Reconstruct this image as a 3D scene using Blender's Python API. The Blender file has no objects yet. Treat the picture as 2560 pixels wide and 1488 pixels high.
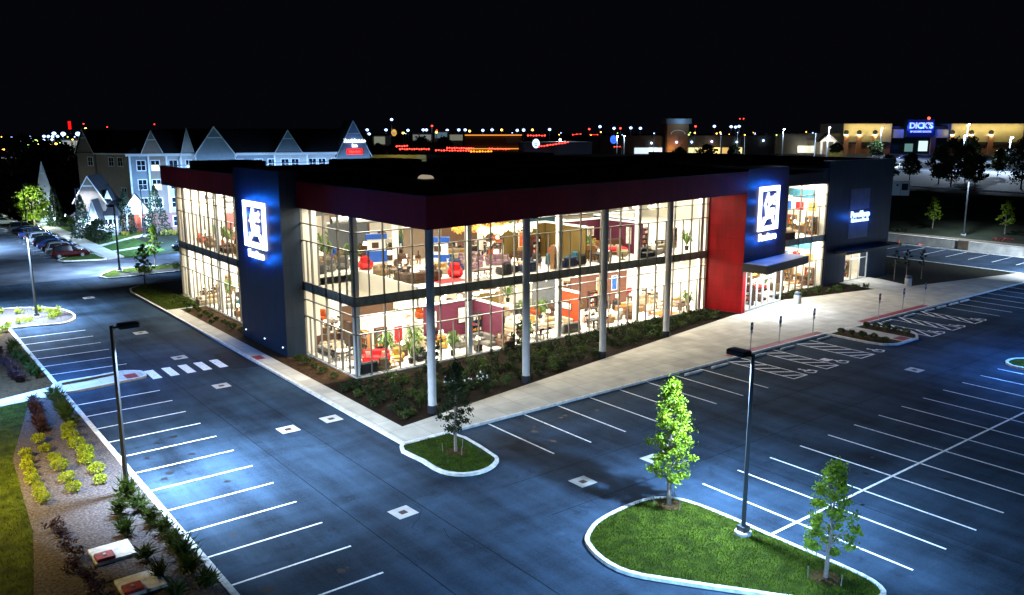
import bpy, math, random
from mathutils import Vector, Matrix
S = bpy.context.scene
COL = S.collection
R = math.radians

# ------------------------------------------------------------------ camera, night sky, exposure
CAM = Vector((-26.497, -51.459, 17.251)); YAW = R(51.98); PITCH = R(11.30); FPX = 2109.4
cam = bpy.data.cameras.new('camera'); cam_ob = bpy.data.objects.new('camera', cam); COL.objects.link(cam_ob)
cam.sensor_width = 36.0; cam.lens = FPX / 2560 * 36.0; cam.clip_start = 0.5; cam.clip_end = 4000
cam_ob.location = CAM; cam_ob.rotation_euler = (math.pi / 2 - PITCH, 0, YAW - math.pi / 2)
S.camera = cam_ob
W = bpy.data.worlds.new('World'); S.world = W; W.use_nodes = True
bg = W.node_tree.nodes['Background']; bg.inputs[0].default_value = (0.30, 0.34, 0.62, 1); bg.inputs[1].default_value = 0.0045
S.view_settings.view_transform = 'Standard'; S.view_settings.look = 'None'
S.view_settings.exposure = 0.0; S.view_settings.gamma = 1.0
S.cycles.transparent_max_bounces = 16
S.cycles.max_bounces = 6; S.cycles.diffuse_bounces = 3; S.cycles.glossy_bounces = 2
S.cycles.sample_clamp_indirect = 4.0
S.cycles.caustics_reflective = False; S.cycles.caustics_refractive = False

# ------------------------------------------------------------------ surveying from the photograph
_F = Vector((math.cos(YAW) * math.cos(PITCH), math.sin(YAW) * math.cos(PITCH), -math.sin(PITCH)))
_R = Vector((math.sin(YAW), -math.cos(YAW), 0)); _U = _R.cross(_F); _H = Vector((math.cos(YAW), math.sin(YAW), 0))
def ray(px, py): return _F + _R * ((px - 1280) / FPX) + _U * ((744 - py) / FPX)
def at(px, py, z=0.0):
    d = ray(px, py); t = (z - CAM.z) / d.z; return CAM + d * t
def far(px, py, depth):
    d = ray(px, py); return CAM + d * (depth / d.dot(_H))
def to_px(p):
    d = Vector(p) - CAM; z = d.dot(_F)
    return 1280 + FPX * d.dot(_R) / z, 744 - FPX * d.dot(_U) / z, z
def depth_of(x, y): return (Vector((x, y, 0)) - CAM).dot(_H)
def smooth(t): t = max(0, min(1, t)); return t * t * (3 - 2 * t)
def terrain(x, y):
    a = 0.0
    if x > 102.5: a = 0.9 + 5.1 * smooth((x - 102.5) / 31)
    b = 6.0 * smooth((depth_of(x, y) - 172) / 40) if depth_of(x, y) > 172 else 0
    return max(a, b)

# ------------------------------------------------------------------ helpers
def link(o, parent=None):
    COL.objects.link(o)
    if parent: o.parent = parent
    return o
LABELLED = []
def tag(o, label=None, cat=None, group=None, kind=None):
    if label: o['label'] = label; LABELLED.append(o)
    if cat: o['category'] = cat
    if group: o['group'] = group
    if kind: o['kind'] = kind
    return o
def thing(name, label, cat, loc=(0, 0, 0), rz=0.0, group=None):
    o = bpy.data.objects.new(name, None); o.empty_display_size = 0.3; link(o)
    o.location = loc; o.rotation_euler = (0, 0, rz)
    return tag(o, label, cat, group)
def dup(root, loc=None, rz=None, label=None, group=None, scale=None):
    r = root.copy(); COL.objects.link(r)
    if loc is not None: r.location = loc
    if rz is not None: r.rotation_euler = (0, 0, rz)
    if scale: r.scale = scale if hasattr(scale, '__len__') else (scale,) * 3
    if label: r['label'] = label
    LABELLED.append(r)
    if group: r['group'] = group
    for ch in list(root.children):
        c = ch.copy(); COL.objects.link(c); c.parent = r
        for g in list(ch.children):
            d = g.copy(); COL.objects.link(d); d.parent = c
    return r

class MB:
    def __init__(s): s.v = []; s.f = []; s.m = []
    def add(s, vs, fs, m=0):
        b = len(s.v); s.v += [tuple(v) for v in vs]; s.f += [tuple(b + i for i in f) for f in fs]; s.m += [m] * len(fs); return s
    def box(s, x0, x1, y0, y1, z0, z1, m=0):
        return s.add([(x0, y0, z0), (x1, y0, z0), (x1, y1, z0), (x0, y1, z0), (x0, y0, z1), (x1, y0, z1), (x1, y1, z1), (x0, y1, z1)],
                     [(0, 3, 2, 1), (4, 5, 6, 7), (0, 1, 5, 4), (1, 2, 6, 5), (2, 3, 7, 6), (3, 0, 4, 7)], m)
    def cbox(s, x0, x1, y0, y1, z0, z1, c=0.05, m=0):        # soft-edged box
        c = min(c, (x1 - x0) / 2.2, (y1 - y0) / 2.2, (z1 - z0) / 1.5)
        def ring(i, z):
            a, b, d, e = x0 + i, x1 - i, y0 + i, y1 - i
            return [(a + c, d, z), (b - c, d, z), (b, d + c, z), (b, e - c, z), (b - c, e, z), (a + c, e, z), (a, e - c, z), (a, d + c, z)]
        k = c * 0.7
        vs = ring(0, z0) + ring(0, z1 - c) + ring(k, z1)
        fs = [tuple(reversed(range(8))), tuple(range(16, 24))]
        for L in (0, 8):
            for i in range(8): fs.append((L + i, L + (i + 1) % 8, L + 8 + (i + 1) % 8, L + 8 + i))
        return s.add(vs, fs, m)
    def prism(s, poly, z0, z1, m=0, mtop=None):
        n = len(poly)
        s.add([(p[0], p[1], z0) for p in poly] + [(p[0], p[1], z1) for p in poly],
              [tuple(reversed(range(n)))] + [(i, (i + 1) % n, n + (i + 1) % n, n + i) for i in range(n)], m)
        return s.add([(p[0], p[1], z1) for p in poly], [tuple(range(n))], m if mtop is None else mtop)
    def sheet(s, poly, z, m=0):
        return s.add([(p[0], p[1], z) for p in poly], [tuple(range(len(poly)))], m)
    def tube(s, p0, p1, r0, r1=None, n=8, m=0, cap=True):
        p0 = Vector(p0); p1 = Vector(p1); r1 = r0 if r1 is None else r1
        d = (p1 - p0).normalized(); a = d.orthogonal().normalized(); b = d.cross(a)
        vs = []
        for p, r in ((p0, r0), (p1, r1)):
            for i in range(n):
                t = 2 * math.pi * (i + .5) / n; vs.append(p + a * (r * math.cos(t)) + b * (r * math.sin(t)))
        fs = [(i, (i + 1) % n, n + (i + 1) % n, n + i) for i in range(n)]
        if cap: fs += [tuple(reversed(range(n))), tuple(range(n, 2 * n))]
        return s.add(vs, fs, m)
    def lathe(s, prof, n=16, c=(0, 0), m=0):
        vs = []; fs = []
        for r, z in prof:
            for i in range(n):
                t = 2 * math.pi * i / n; vs.append((c[0] + r * math.cos(t), c[1] + r * math.sin(t), z))
        for k in range(len(prof) - 1):
            for i in range(n):
                j = (i + 1) % n; fs.append((k * n + i, k * n + j, (k + 1) * n + j, (k + 1) * n + i))
        fs.append(tuple(reversed(range(n)))); fs.append(tuple(range((len(prof) - 1) * n, len(prof) * n)))
        return s.add(vs, fs, m)
    def ball(s, c, r, n=8, m=0, sz=1.0):
        prof = [(max(1e-3, r * math.sin(math.pi * k / n)), c[2] - sz * r * math.cos(math.pi * k / n)) for k in range(n + 1)]
        return s.lathe(prof, n + 2, (c[0], c[1]), m)
    def leaf(s, p, size, rnd, m=0, up=0.3, ratio=0.6):
        d = Vector((rnd.gauss(0, 1), rnd.gauss(0, 1), rnd.gauss(up, .7))).normalized()
        e = d.orthogonal().normalized(); e.rotate(Matrix.Rotation(rnd.uniform(0, 6.28), 3, d))
        f = d.cross(e); a = size * rnd.uniform(.7, 1.25); p = Vector(p)
        return s.add([p - e * a * .5, p + f * a * ratio * .5, p + e * a * .5 + d * a * .12, p - f * a * ratio * .5], [(0, 1, 2, 3)], m)
    def build(s, name, mats, parent=None, smooth=False, loc=None, rot=None):
        me = bpy.data.meshes.new(name); me.from_pydata(s.v, [], s.f); me.update()
        for x in (mats if isinstance(mats, (list, tuple)) else [mats]): me.materials.append(x)
        if any(s.m): me.polygons.foreach_set('material_index', s.m)
        if smooth: me.polygons.foreach_set('use_smooth', [True] * len(me.polygons))
        o = bpy.data.objects.new(name, me); link(o, parent)
        if loc is not None: o.location = loc
        if rot is not None: o.rotation_euler = rot
        return o
def struct(name, mb, mats, kind='structure'):
    o = mb.build(name, mats); o['kind'] = kind; return o

# ------------------------------------------------------------------ materials
MC = {}
def mat(name, col, rough=0.7, metal=0.0, var=0.0, scale=3.0, col2=None, bump=0.0, bscale=40.0, spec=0.5, detail=4.0, trans=0.0, stretch=None):
    if name in MC: return MC[name]
    m = bpy.data.materials.new(name); m.use_nodes = True; nt = m.node_tree; p = nt.nodes['Principled BSDF']
    p.inputs['Roughness'].default_value = rough; p.inputs['Metallic'].default_value = metal
    p.inputs['Specular IOR Level'].default_value = spec
    c4 = (*col, 1); p.inputs['Base Color'].default_value = c4
    co = None
    if var or col2 or bump:
        g = nt.nodes.new('ShaderNodeTexCoord'); co = g.outputs['Object']
        if stretch:
            mp = nt.nodes.new('ShaderNodeMapping'); mp.inputs['Scale'].default_value = stretch
            nt.links.new(co, mp.inputs[0]); co = mp.outputs[0]
    if var or col2:
        n = nt.nodes.new('ShaderNodeTexNoise'); n.inputs['Scale'].default_value = scale; n.inputs['Detail'].default_value = detail
        nt.links.new(co, n.inputs['Vector'])
        r = nt.nodes.new('ShaderNodeValToRGB'); r.color_ramp.elements[0].position = .32; r.color_ramp.elements[1].position = .68
        a = col2 if col2 else tuple(x * (1 - var) for x in col); b = col if col2 else tuple(min(1, x * (1 + var)) for x in col)
        r.color_ramp.elements[0].color = (*a, 1); r.color_ramp.elements[1].color = (*b, 1)
        nt.links.new(n.outputs[0], r.inputs[0]); nt.links.new(r.outputs[0], p.inputs['Base Color'])
    if bump:
        n2 = nt.nodes.new('ShaderNodeTexNoise'); n2.inputs['Scale'].default_value = bscale; n2.inputs['Detail'].default_value = 3
        nt.links.new(co, n2.inputs['Vector'])
        b2 = nt.nodes.new('ShaderNodeBump'); b2.inputs['Strength'].default_value = bump; b2.inputs['Distance'].default_value = 0.05
        nt.links.new(n2.outputs[0], b2.inputs['Height']); nt.links.new(b2.outputs[0], p.inputs['Normal'])
    if trans:
        t = nt.nodes.new('ShaderNodeBsdfTranslucent'); t.inputs[0].default_value = (col[0] * 1.1, col[1] * 1.1, col[2] * .8, 1)
        mx = nt.nodes.new('ShaderNodeMixShader'); mx.inputs[0].default_value = trans
        nt.links.new(p.outputs[0], mx.inputs[1]); nt.links.new(t.outputs[0], mx.inputs[2])
        nt.links.new(mx.outputs[0], nt.nodes['Material Output'].inputs[0])
    MC[name] = m; return m
def glow(name, col, strength):
    if name in MC: return MC[name]
    m = bpy.data.materials.new(name); m.use_nodes = True; p = m.node_tree.nodes['Principled BSDF']
    p.inputs['Base Color'].default_value = (*[min(.8, c) for c in col], 1)
    p.inputs['Emission Color'].default_value = (*col, 1); p.inputs['Emission Strength'].default_value = strength
    MC[name] = m; return m
def glass(name, tint=(0.93, 0.97, 0.96), refl=0.05):
    if name in MC: return MC[name]
    m = bpy.data.materials.new(name); m.use_nodes = True; nt = m.node_tree; nt.nodes.remove(nt.nodes['Principled BSDF'])
    t = nt.nodes.new('ShaderNodeBsdfTransparent'); t.inputs[0].default_value = (*tint, 1)
    g = nt.nodes.new('ShaderNodeBsdfGlossy'); g.inputs['Roughness'].default_value = 0.02
    mx = nt.nodes.new('ShaderNodeMixShader'); lw = nt.nodes.new('ShaderNodeLayerWeight'); pw = nt.nodes.new('ShaderNodeMath'); pw.operation = 'POWER'; pw.inputs[1].default_value = 5; fr = nt.nodes.new('ShaderNodeMath'); fr.operation = 'MULTIPLY_ADD'; fr.inputs[1].default_value = .6; fr.inputs[2].default_value = .035
    nt.links.new(lw.outputs['Facing'], pw.inputs[0]); nt.links.new(pw.outputs[0], fr.inputs[0])
    nt.links.new(fr.outputs[0], mx.inputs[0]); nt.links.new(t.outputs[0], mx.inputs[1]); nt.links.new(g.outputs[0], mx.inputs[2])
    nt.links.new(mx.outputs[0], nt.nodes['Material Output'].inputs[0]); MC[name] = m; return m
def brickmat(name, c1, c2, mortar, sx=4.0):
    if name in MC: return MC[name]
    m = mat(name, c1, .85); nt = m.node_tree; p = nt.nodes['Principled BSDF']
    g = nt.nodes.new('ShaderNodeTexCoord'); mp = nt.nodes.new('ShaderNodeMapping'); mp.inputs['Rotation'].default_value = (R(90), 0, 0)
    b = nt.nodes.new('ShaderNodeTexBrick'); b.inputs['Scale'].default_value = sx
    b.inputs['Color1'].default_value = (*c1, 1); b.inputs['Color2'].default_value = (*c2, 1); b.inputs['Mortar'].default_value = (*mortar, 1)
    nt.links.new(g.outputs['Object'], mp.inputs[0]); nt.links.new(mp.outputs[0], b.inputs[0]); nt.links.new(b.outputs[0], p.inputs['Base Color'])
    return m
def sidingmat(name, c, period=0.2):      # lapped boards: grooves across the height
    if name in MC: return MC[name]
    m = mat(name, c, .6, var=.08, scale=2); nt = m.node_tree; p = nt.nodes['Principled BSDF']
    g = nt.nodes.new('ShaderNodeTexCoord'); w = nt.nodes.new('ShaderNodeTexWave'); w.wave_type = 'BANDS'; w.bands_direction = 'Z'; w.wave_profile = 'SAW'
    w.inputs['Scale'].default_value = 0.314 / period
    b = nt.nodes.new('ShaderNodeBump'); b.inputs['Distance'].default_value = .06; b.inputs['Strength'].default_value = .9
    nt.links.new(g.outputs['Object'], w.inputs[0]); nt.links.new(w.outputs[0], b.inputs['Height']); nt.links.new(b.outputs[0], p.inputs['Normal'])
    return m
def panelmat(name, c, rough, pw, ph, spec=.5):      # cladding panels with dark joints, on walls along x or y
    m = mat(name, c, rough, spec=spec); nt = m.node_tree; p = nt.nodes['Principled BSDF']
    g = nt.nodes.new('ShaderNodeTexCoord'); sx = nt.nodes.new('ShaderNodeSeparateXYZ'); ad = nt.nodes.new('ShaderNodeMath'); cb = nt.nodes.new('ShaderNodeCombineXYZ')
    nt.links.new(g.outputs['Object'], sx.inputs[0]); nt.links.new(sx.outputs[0], ad.inputs[0]); nt.links.new(sx.outputs[1], ad.inputs[1]); nt.links.new(ad.outputs[0], cb.inputs[0]); nt.links.new(sx.outputs[2], cb.inputs[1])
    b = nt.nodes.new('ShaderNodeTexBrick'); b.offset = 0; b.inputs['Scale'].default_value = 1; b.inputs['Brick Width'].default_value = pw; b.inputs['Row Height'].default_value = ph; b.inputs['Mortar Size'].default_value = .012; b.inputs['Mortar Smooth'].default_value = .2
    b.inputs['Color1'].default_value = (*[x * .88 for x in c], 1); b.inputs['Color2'].default_value = (*[x * 1.12 for x in c], 1); b.inputs['Mortar'].default_value = (*[x * .35 for x in c], 1)
    n = nt.nodes.new('ShaderNodeTexNoise'); n.inputs['Scale'].default_value = 1.1; n.inputs['Detail'].default_value = 8; mp = nt.nodes.new('ShaderNodeMapping'); mp.inputs['Scale'].default_value = (1.5, 1.5, .25)
    nt.links.new(g.outputs['Object'], mp.inputs[0]); nt.links.new(mp.outputs[0], n.inputs[0]); r = nt.nodes.new('ShaderNodeValToRGB'); r.color_ramp.elements[0].color = (.62, .62, .62, 1); r.color_ramp.elements[0].position = .3; r.color_ramp.elements[1].position = .7
    nt.links.new(n.outputs[0], r.inputs[0]); x = nt.nodes.new('ShaderNodeMix'); x.data_type = 'RGBA'; x.blend_type = 'MULTIPLY'; x.inputs[0].default_value = 1
    nt.links.new(cb.outputs[0], b.inputs[0]); nt.links.new(b.outputs[0], x.inputs[6]); nt.links.new(r.outputs[0], x.inputs[7]); nt.links.new(x.outputs[2], p.inputs['Base Color'])
    return m
def wornpaint(name, c):
    m = mat(name, c, .6, var=.15, scale=6, detail=8, spec=.15); nt = m.node_tree; p = nt.nodes['Principled BSDF']; out = nt.nodes['Material Output']
    g = nt.nodes.new('ShaderNodeTexCoord'); n = nt.nodes.new('ShaderNodeTexNoise'); n.inputs['Scale'].default_value = 5; n.inputs['Detail'].default_value = 9; n.inputs['Roughness'].default_value = .8
    r = nt.nodes.new('ShaderNodeValToRGB'); r.color_ramp.elements[0].position = .34; r.color_ramp.elements[1].position = .46; t = nt.nodes.new('ShaderNodeBsdfTransparent'); x = nt.nodes.new('ShaderNodeMixShader')
    nt.links.new(g.outputs['Object'], n.inputs[0]); nt.links.new(n.outputs[0], r.inputs[0]); nt.links.new(r.outputs[0], x.inputs[0]); nt.links.new(t.outputs[0], x.inputs[1]); nt.links.new(p.outputs[0], x.inputs[2]); nt.links.new(x.outputs[0], out.inputs[0])
    return m
# asphalt: dark binder, worn paler lanes, patches, fine aggregate
def asphaltmat(name, base):
    m = mat(name, base, .85, bump=.35, bscale=60, spec=.08); nt = m.node_tree; p = nt.nodes['Principled BSDF']
    g = nt.nodes.new('ShaderNodeTexCoord')
    def noise(scale, detail, stretch):
        mp = nt.nodes.new('ShaderNodeMapping'); mp.inputs['Scale'].default_value = stretch; nt.links.new(g.outputs['Object'], mp.inputs[0])
        n = nt.nodes.new('ShaderNodeTexNoise'); n.inputs['Scale'].default_value = scale; n.inputs['Detail'].default_value = detail
        n.inputs['Roughness'].default_value = .65
        nt.links.new(mp.outputs[0], n.inputs[0]); return n.outputs[0]
    a = noise(.16, 6, (1, 1, 1)); b = noise(.55, 6, (1.0, .10, 1)); c = noise(9, 3, (1, 1, 1)); d = noise(.45, 6, (.10, .9, 1))
    def math_(op, x, y):
        q = nt.nodes.new('ShaderNodeMath'); q.operation = op
        for i, w in enumerate((x, y)):
            if isinstance(w, (int, float)): q.inputs[i].default_value = w
            else: nt.links.new(w, q.inputs[i])
        return q.outputs[0]
    s = math_('ADD', math_('ADD', math_('MULTIPLY', a, .36), math_('MULTIPLY', d, .22)), math_('ADD', math_('MULTIPLY', b, .30), math_('MULTIPLY', c, .12)))
    f = noise(38, 2, (1, 1, 1)); s = math_('ADD', s, math_('MULTIPLY', math_('SUBTRACT', f, .5), .22))
    h = noise(.33, 8, (1, 1, 1)); st_ = math_('MULTIPLY', math_('GREATER_THAN', h, .62), .035); s = math_('SUBTRACT', s, st_)
    r = nt.nodes.new('ShaderNodeValToRGB'); e = r.color_ramp.elements
    e[0].position = .40; e[0].color = (*[x * .30 for x in base], 1); e[1].position = .61; e[1].color = (*[x * 2.2 for x in base], 1)
    nt.links.new(s, r.inputs[0]); nt.links.new(r.outputs[0], p.inputs['Base Color'])
    return m
M = dict(
    asphalt=asphaltmat('asphalt', (.0150, .0285, .047)), concrete=mat('concrete', (.42, .41, .39), .8, var=.16, scale=1.2, bump=.15, bscale=25, spec=.2),
    kerb=mat('kerb_concrete', (.50, .50, .48), .85, var=.28, scale=3.5, detail=9, spec=.2), paint=wornpaint('road_paint', (.78, .78, .78)),
    grass=mat('lawn_green', (.040, .058, .003), .95, col2=(.009, .015, .001), scale=1.6, detail=8, bump=1, bscale=30, spec=.1),
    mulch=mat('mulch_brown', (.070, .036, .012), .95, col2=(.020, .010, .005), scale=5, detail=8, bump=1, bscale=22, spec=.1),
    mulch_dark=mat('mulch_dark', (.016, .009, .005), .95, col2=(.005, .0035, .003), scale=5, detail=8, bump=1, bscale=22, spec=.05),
    gravel=mat('gravel_grey', (.10, .085, .085), .95, col2=(.022, .017, .017), scale=9, detail=8, bump=1, bscale=18, spec=.1),
    soil=mat('dark_soil', (.02, .024, .014), .95, col2=(.010, .013, .007), scale=.4, detail=6, spec=.1),
    tactile=mat('tactile_red', (.22, .014, .022), .7, var=.15, scale=8), dark_metal=mat('dark_bronze_metal', (.022, .024, .028), .45, .3),
    maroon=panelmat('maroon_panel', (.30, .005, .020), .5, 3.0, 2.2, .25), red=panelmat('red_panel', (.42, .0012, .006), .4, 1.45, 1.2, .35),
    navy=panelmat('navy_panel', (.014, .031, .060), .5, 2.4, 2.4, .3), roofing=mat('dark_roofing', (.016, .016, .02), .9, var=.2, scale=.5),
    alu=mat('aluminium_mullion', (.15, .14, .12), .5, .1), white=mat('white_paint', (.80, .79, .76), .5, var=.03, scale=3),
    cream=mat('cream_wall', (.62, .58, .49), .8, var=.04, scale=1), carpet=mat('light_floor', (.62, .57, .48), .55, var=.10, scale=.7),
    ceil=mat('ceiling_white', (.75, .74, .70), .9), glass=glass('clear_glass'), spandrel=mat('spandrel_glass', (.26, .28, .24), .2, var=.3, scale=1.5),
    steel=mat('galvanised_steel', (.42, .43, .45), .4, .8), black=mat('black_plastic', (.012, .012, .014), .4),
    led=glow('lamp_lens', (.75, .88, 1.0), 60), warm=glow('warm_bulb', (1, .86, .62), 18),
    ltwhite=glow('sign_white', (.86, .93, 1.0), 3.2), ltblue=glow('sign_edge_blue', (.02, .12, 1.0), 5.0),
)
# ------------------------------------------------------------------ lamps that light the place
def area(name, loc, size, power, col, rot=(0, 0, 0), size_y=None, parent=None, spread=180):
    l = bpy.data.lights.new(name, 'AREA'); l.energy = power; l.color = col; l.size = size; l.spread = R(spread)
    if size_y: l.shape = 'RECTANGLE'; l.size_y = size_y
    else: l.shape = 'DISK'
    o = bpy.data.objects.new(name, l); link(o, parent); o.location = loc; o.rotation_euler = rot; return o
def point(name, loc, power, col, rad=0.1, parent=None):
    l = bpy.data.lights.new(name, 'POINT'); l.energy = power; l.color = col; l.shadow_soft_size = rad
    o = bpy.data.objects.new(name, l); link(o, parent); o.location = loc; return o
def inset(poly, d):
    n = len(poly); out = []
    ar = sum(poly[i][0] * poly[(i + 1) % n][1] - poly[(i + 1) % n][0] * poly[i][1] for i in range(n)); sg = 1 if ar > 0 else -1
    for i in range(n):
        a, b, c = Vector(poly[i - 1][:2]), Vector(poly[i][:2]), Vector(poly[(i + 1) % n][:2])
        u = (b - a).normalized(); w = (c - b).normalized(); n1 = Vector((-u.y, u.x)) * sg; n2 = Vector((-w.y, w.x)) * sg
        k = n1 + n2; k = k / max(.35, k.length_squared / 2) if k.length > 1e-6 else n1
        out.append((b.x + k.x * d, b.y + k.y * d))
    return out
def rounded(poly, steps=5):
    out = []; n = len(poly)
    for i in range(n):
        p0, p1, p2, p3 = [Vector(poly[(i + j) % n][:2]) for j in (-1, 0, 1, 2)]
        for k in range(steps):
            t = k / steps
            q = .5 * ((2 * p1) + (p2 - p0) * t + (2 * p0 - 5 * p1 + 4 * p2 - p3) * t * t + (3 * p1 - p0 - 3 * p2 + p3) * t ** 3)
            out.append((q.x, q.y))
    return out
def ccw(poly):
    n = len(poly); ar = sum(poly[i][0] * poly[(i + 1) % n][1] - poly[(i + 1) % n][0] * poly[i][1] for i in range(n))
    return poly if ar > 0 else list(reversed(poly))
def island(poly, inner, name='lawn', h=.15, w=.2, kerbname='kerb'):
    poly = ccw(poly); ins = inset(poly, w); n = len(poly); k = MB()
    k.add([(p[0], p[1], 0) for p in poly] + [(p[0], p[1], h) for p in poly] + [(p[0], p[1], h) for p in ins] + [(p[0], p[1], 0.02) for p in ins],
          [f for i in range(n) for f in ((i, (i + 1) % n, n + (i + 1) % n, n + i), (n + i, n + (i + 1) % n, 2 * n + (i + 1) % n, 2 * n + i), (2 * n + i, 2 * n + (i + 1) % n, 3 * n + (i + 1) % n, 3 * n + i))])
    struct(kerbname, k, M['kerb'])
    struct(name, MB().sheet(ins, h - .03), inner)
def textmesh(name, body, size, mats, parent, loc, rot, extrude=.04, offset=0.0, shear=0.0, align='CENTER', space=1.0):
    c = bpy.data.curves.new(name, 'FONT'); c.body = body; c.size = size; c.extrude = extrude; c.offset = offset; c.shear = shear
    c.align_x = align; c.align_y = 'CENTER'; c.resolution_u = 3; c.space_character = space
    t = bpy.data.objects.new(name, c); COL.objects.link(t); bpy.context.view_layer.update()
    me = bpy.data.meshes.new_from_object(t.evaluated_get(bpy.context.evaluated_depsgraph_get()))
    bpy.data.objects.remove(t); me.name = name; me.materials.clear()
    for x in (mats if isinstance(mats, (list, tuple)) else [mats]): me.materials.append(x)
    if isinstance(mats, (list, tuple)) and len(mats) > 1:
        for p in me.polygons: p.material_index = 0 if abs(p.normal.z) > .7 else 1
    o = bpy.data.objects.new(name, me); link(o, parent); o.location = loc; o.rotation_euler = rot; return o
rnd = random.Random(7)
# ================================================================== GROUND, LOTS, WALKS
xs = [-900, -500, -300, -200, -150] + list(range(-120, 100, 20)) + [100, 102.5] + list(range(104, 140, 3)) + list(range(150, 420, 18)) + [500, 700, 1000, 1500]
ys = [-900, -500, -300, -200, -140, -100, -60] + list(range(-40, 420, 14)) + [500, 700, 1000, 1500]
g = MB(); nx, ny = len(xs), len(ys)
g.add([(x, y, terrain(x, y) - .03) for y in ys for x in xs], [(j * nx + i, j * nx + i + 1, (j + 1) * nx + i + 1, (j + 1) * nx + i) for j in range(ny - 1) for i in range(nx - 1)])
struct('ground', g, M['soil'])
a = MB(); a.sheet([(-17.05, -120), (99.2, -120), (99.2, 57), (-17.05, 57)], 0.0); struct('parking_lot', a, M['asphalt'])
a = MB(); a.sheet([(-75, 57), (99.2, 57), (99.2, 70.5), (-5.6, 70.5), (-5.6, 166), (-75, 166)], 0.0); struct('driveway', a, mat('pale_asphalt', (.055, .066, .085), .8, var=.4, scale=.35, detail=7, spec=.1))
a = MB(); a.sheet([(-75, 42.6), (-17.05, 42.6), (-17.05, 57), (-75, 57)], 0.0); struct('road', a, M['asphalt'])

swm = mat('sidewalk_concrete', (.46, .44, .41), .85, bump=.12, bscale=30, spec=.15); nt = swm.node_tree
tc = nt.nodes.new('ShaderNodeTexCoord'); bt = nt.nodes.new('ShaderNodeTexBrick'); bt.offset = 0; bt.inputs['Scale'].default_value = 1.0
bt.inputs['Brick Width'].default_value = 1.8; bt.inputs['Row Height'].default_value = 1.8; bt.inputs['Mortar Size'].default_value = .012; bt.inputs['Bias'].default_value = 0
bt.inputs['Color1'].default_value = (.52, .475, .40, 1); bt.inputs['Color2'].default_value = (.62, .575, .49, 1); bt.inputs['Mortar'].default_value = (.22, .21, .2, 1)
ns = nt.nodes.new('ShaderNodeTexNoise'); ns.inputs['Scale'].default_value = .8; ns.inputs['Detail'].default_value = 7
mxc = nt.nodes.new('ShaderNodeMix'); mxc.data_type = 'RGBA'; mxc.blend_type = 'MULTIPLY'; mxc.inputs[0].default_value = .55
nt.links.new(tc.outputs['Object'], bt.inputs[0]); nt.links.new(tc.outputs['Object'], ns.inputs[0])
nt.links.new(bt.outputs[0], mxc.inputs[6]); nt.links.new(ns.outputs[0], mxc.inputs[7]); nt.links.new(mxc.outputs[2], nt.nodes['Principled BSDF'].inputs['Base Color'])

def slant(x): return -9.85 + .165 * x                 # the line of the overhang
SW = [(-3.8, 31.4), (-3.8, -12.65), (82.5, -12.65), (84.2, -9.9), (65.2, -6.2), (66.9, -1.5), (66.9, -.02), (60.8, -.02), (60.3, -4.6), (49.5, -2.5), (47.4, slant(47.4)),
      (38.6, slant(38.6)), (37.7, -3.35), (-2.6, -10.45), (-2.6, 31.4)]
struct('sidewalk', MB().prism(SW, -.1, .14), swm)
k = MB(); k.box(-3.98, -3.8, -12.83, 31.4, -.1, .15); k.box(-3.8, 82.5, -12.83, -12.65, -.1, .15); struct('kerb', k, M['kerb'])
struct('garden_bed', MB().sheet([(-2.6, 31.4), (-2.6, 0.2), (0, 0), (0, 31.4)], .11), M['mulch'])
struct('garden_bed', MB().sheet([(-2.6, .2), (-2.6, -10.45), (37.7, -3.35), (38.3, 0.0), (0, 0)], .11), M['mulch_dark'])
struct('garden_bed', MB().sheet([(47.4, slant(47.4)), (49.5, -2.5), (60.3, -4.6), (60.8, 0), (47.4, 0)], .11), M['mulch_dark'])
LW = [(-3.98, 31.4), (-4.05, 43.6), (-3.6, 45.8), (-2.2, 47.2), (0.5, 48.0), (14, 48.3), (14, 39), (0, 39), (0, 31.4)]
island(LW, M['grass'])
# dark lawn to the right of the store
TRI = [(66.9, -1.5), (65.2, -6.2), (84.0, -10.0), (84.3, 7), (84.6, 40), (70.8, 40), (70.8, -1.5)]
struct('lawn', MB().sheet(TRI, .12), mat('dry_turf', (.022, .020, .010), .95, col2=(.012, .011, .006), scale=2, detail=8, bump=1, bscale=30, spec=.1))
struct('kerb', MB().prism([(84.0, -10.0), (84.35, -10.0), (84.65, 7), (84.95, 40), (84.6, 40), (84.3, 7)], -.1, .15), M['kerb'])
struct('kerb', MB().box(98.5, 98.75, -25, 60, -.1, .15), M['kerb'])
# left-hand planting
struct('garden_bed', MB().prism([(-17.05, -60), (-17.05, 8.7), (-19.0, 8.45), (-21.4, -2.1), (-22.0, -12.0), (-23.5, -22), (-26, -60)], -.1, .12), M['gravel'])
struct('lawn', MB().prism([(-19.0, 8.45), (-60, 4.5), (-60, -60), (-26, -60), (-23.5, -22), (-22.0, -12.0), (-21.4, -2.1)], -.1, .13), M['grass'])
struct('garden_bed', MB().prism([(-17.05, 11.2), (-17.05, 32.2), (-60, 33), (-60, 6), (-20.6, 9.95)], -.1, .12), M['mulch'])
k = MB(); k.box(-17.05, -16.78, -60, 9.2, -.1, .15); k.box(-17.05, -16.78, 11.6, 32.2, -.1, .15); struct('kerb', k, M['kerb'])
island(rounded([(-17.0, 11.7), (-14.5, 11.95), (-12.6, 12.15), (-11.5, 11.4), (-11.35, 10.3), (-11.7, 9.6), (-13, 9.4), (-17.0, 9.1)], 4), swm, 'footpath')
struct('footpath', MB().prism([(-17.06, 11.1), (-17.06, 8.75), (-19.0, 8.5), (-60, 4.6), (-60, 5.9), (-20.6, 9.9)], -.1, .135), swm)
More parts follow.
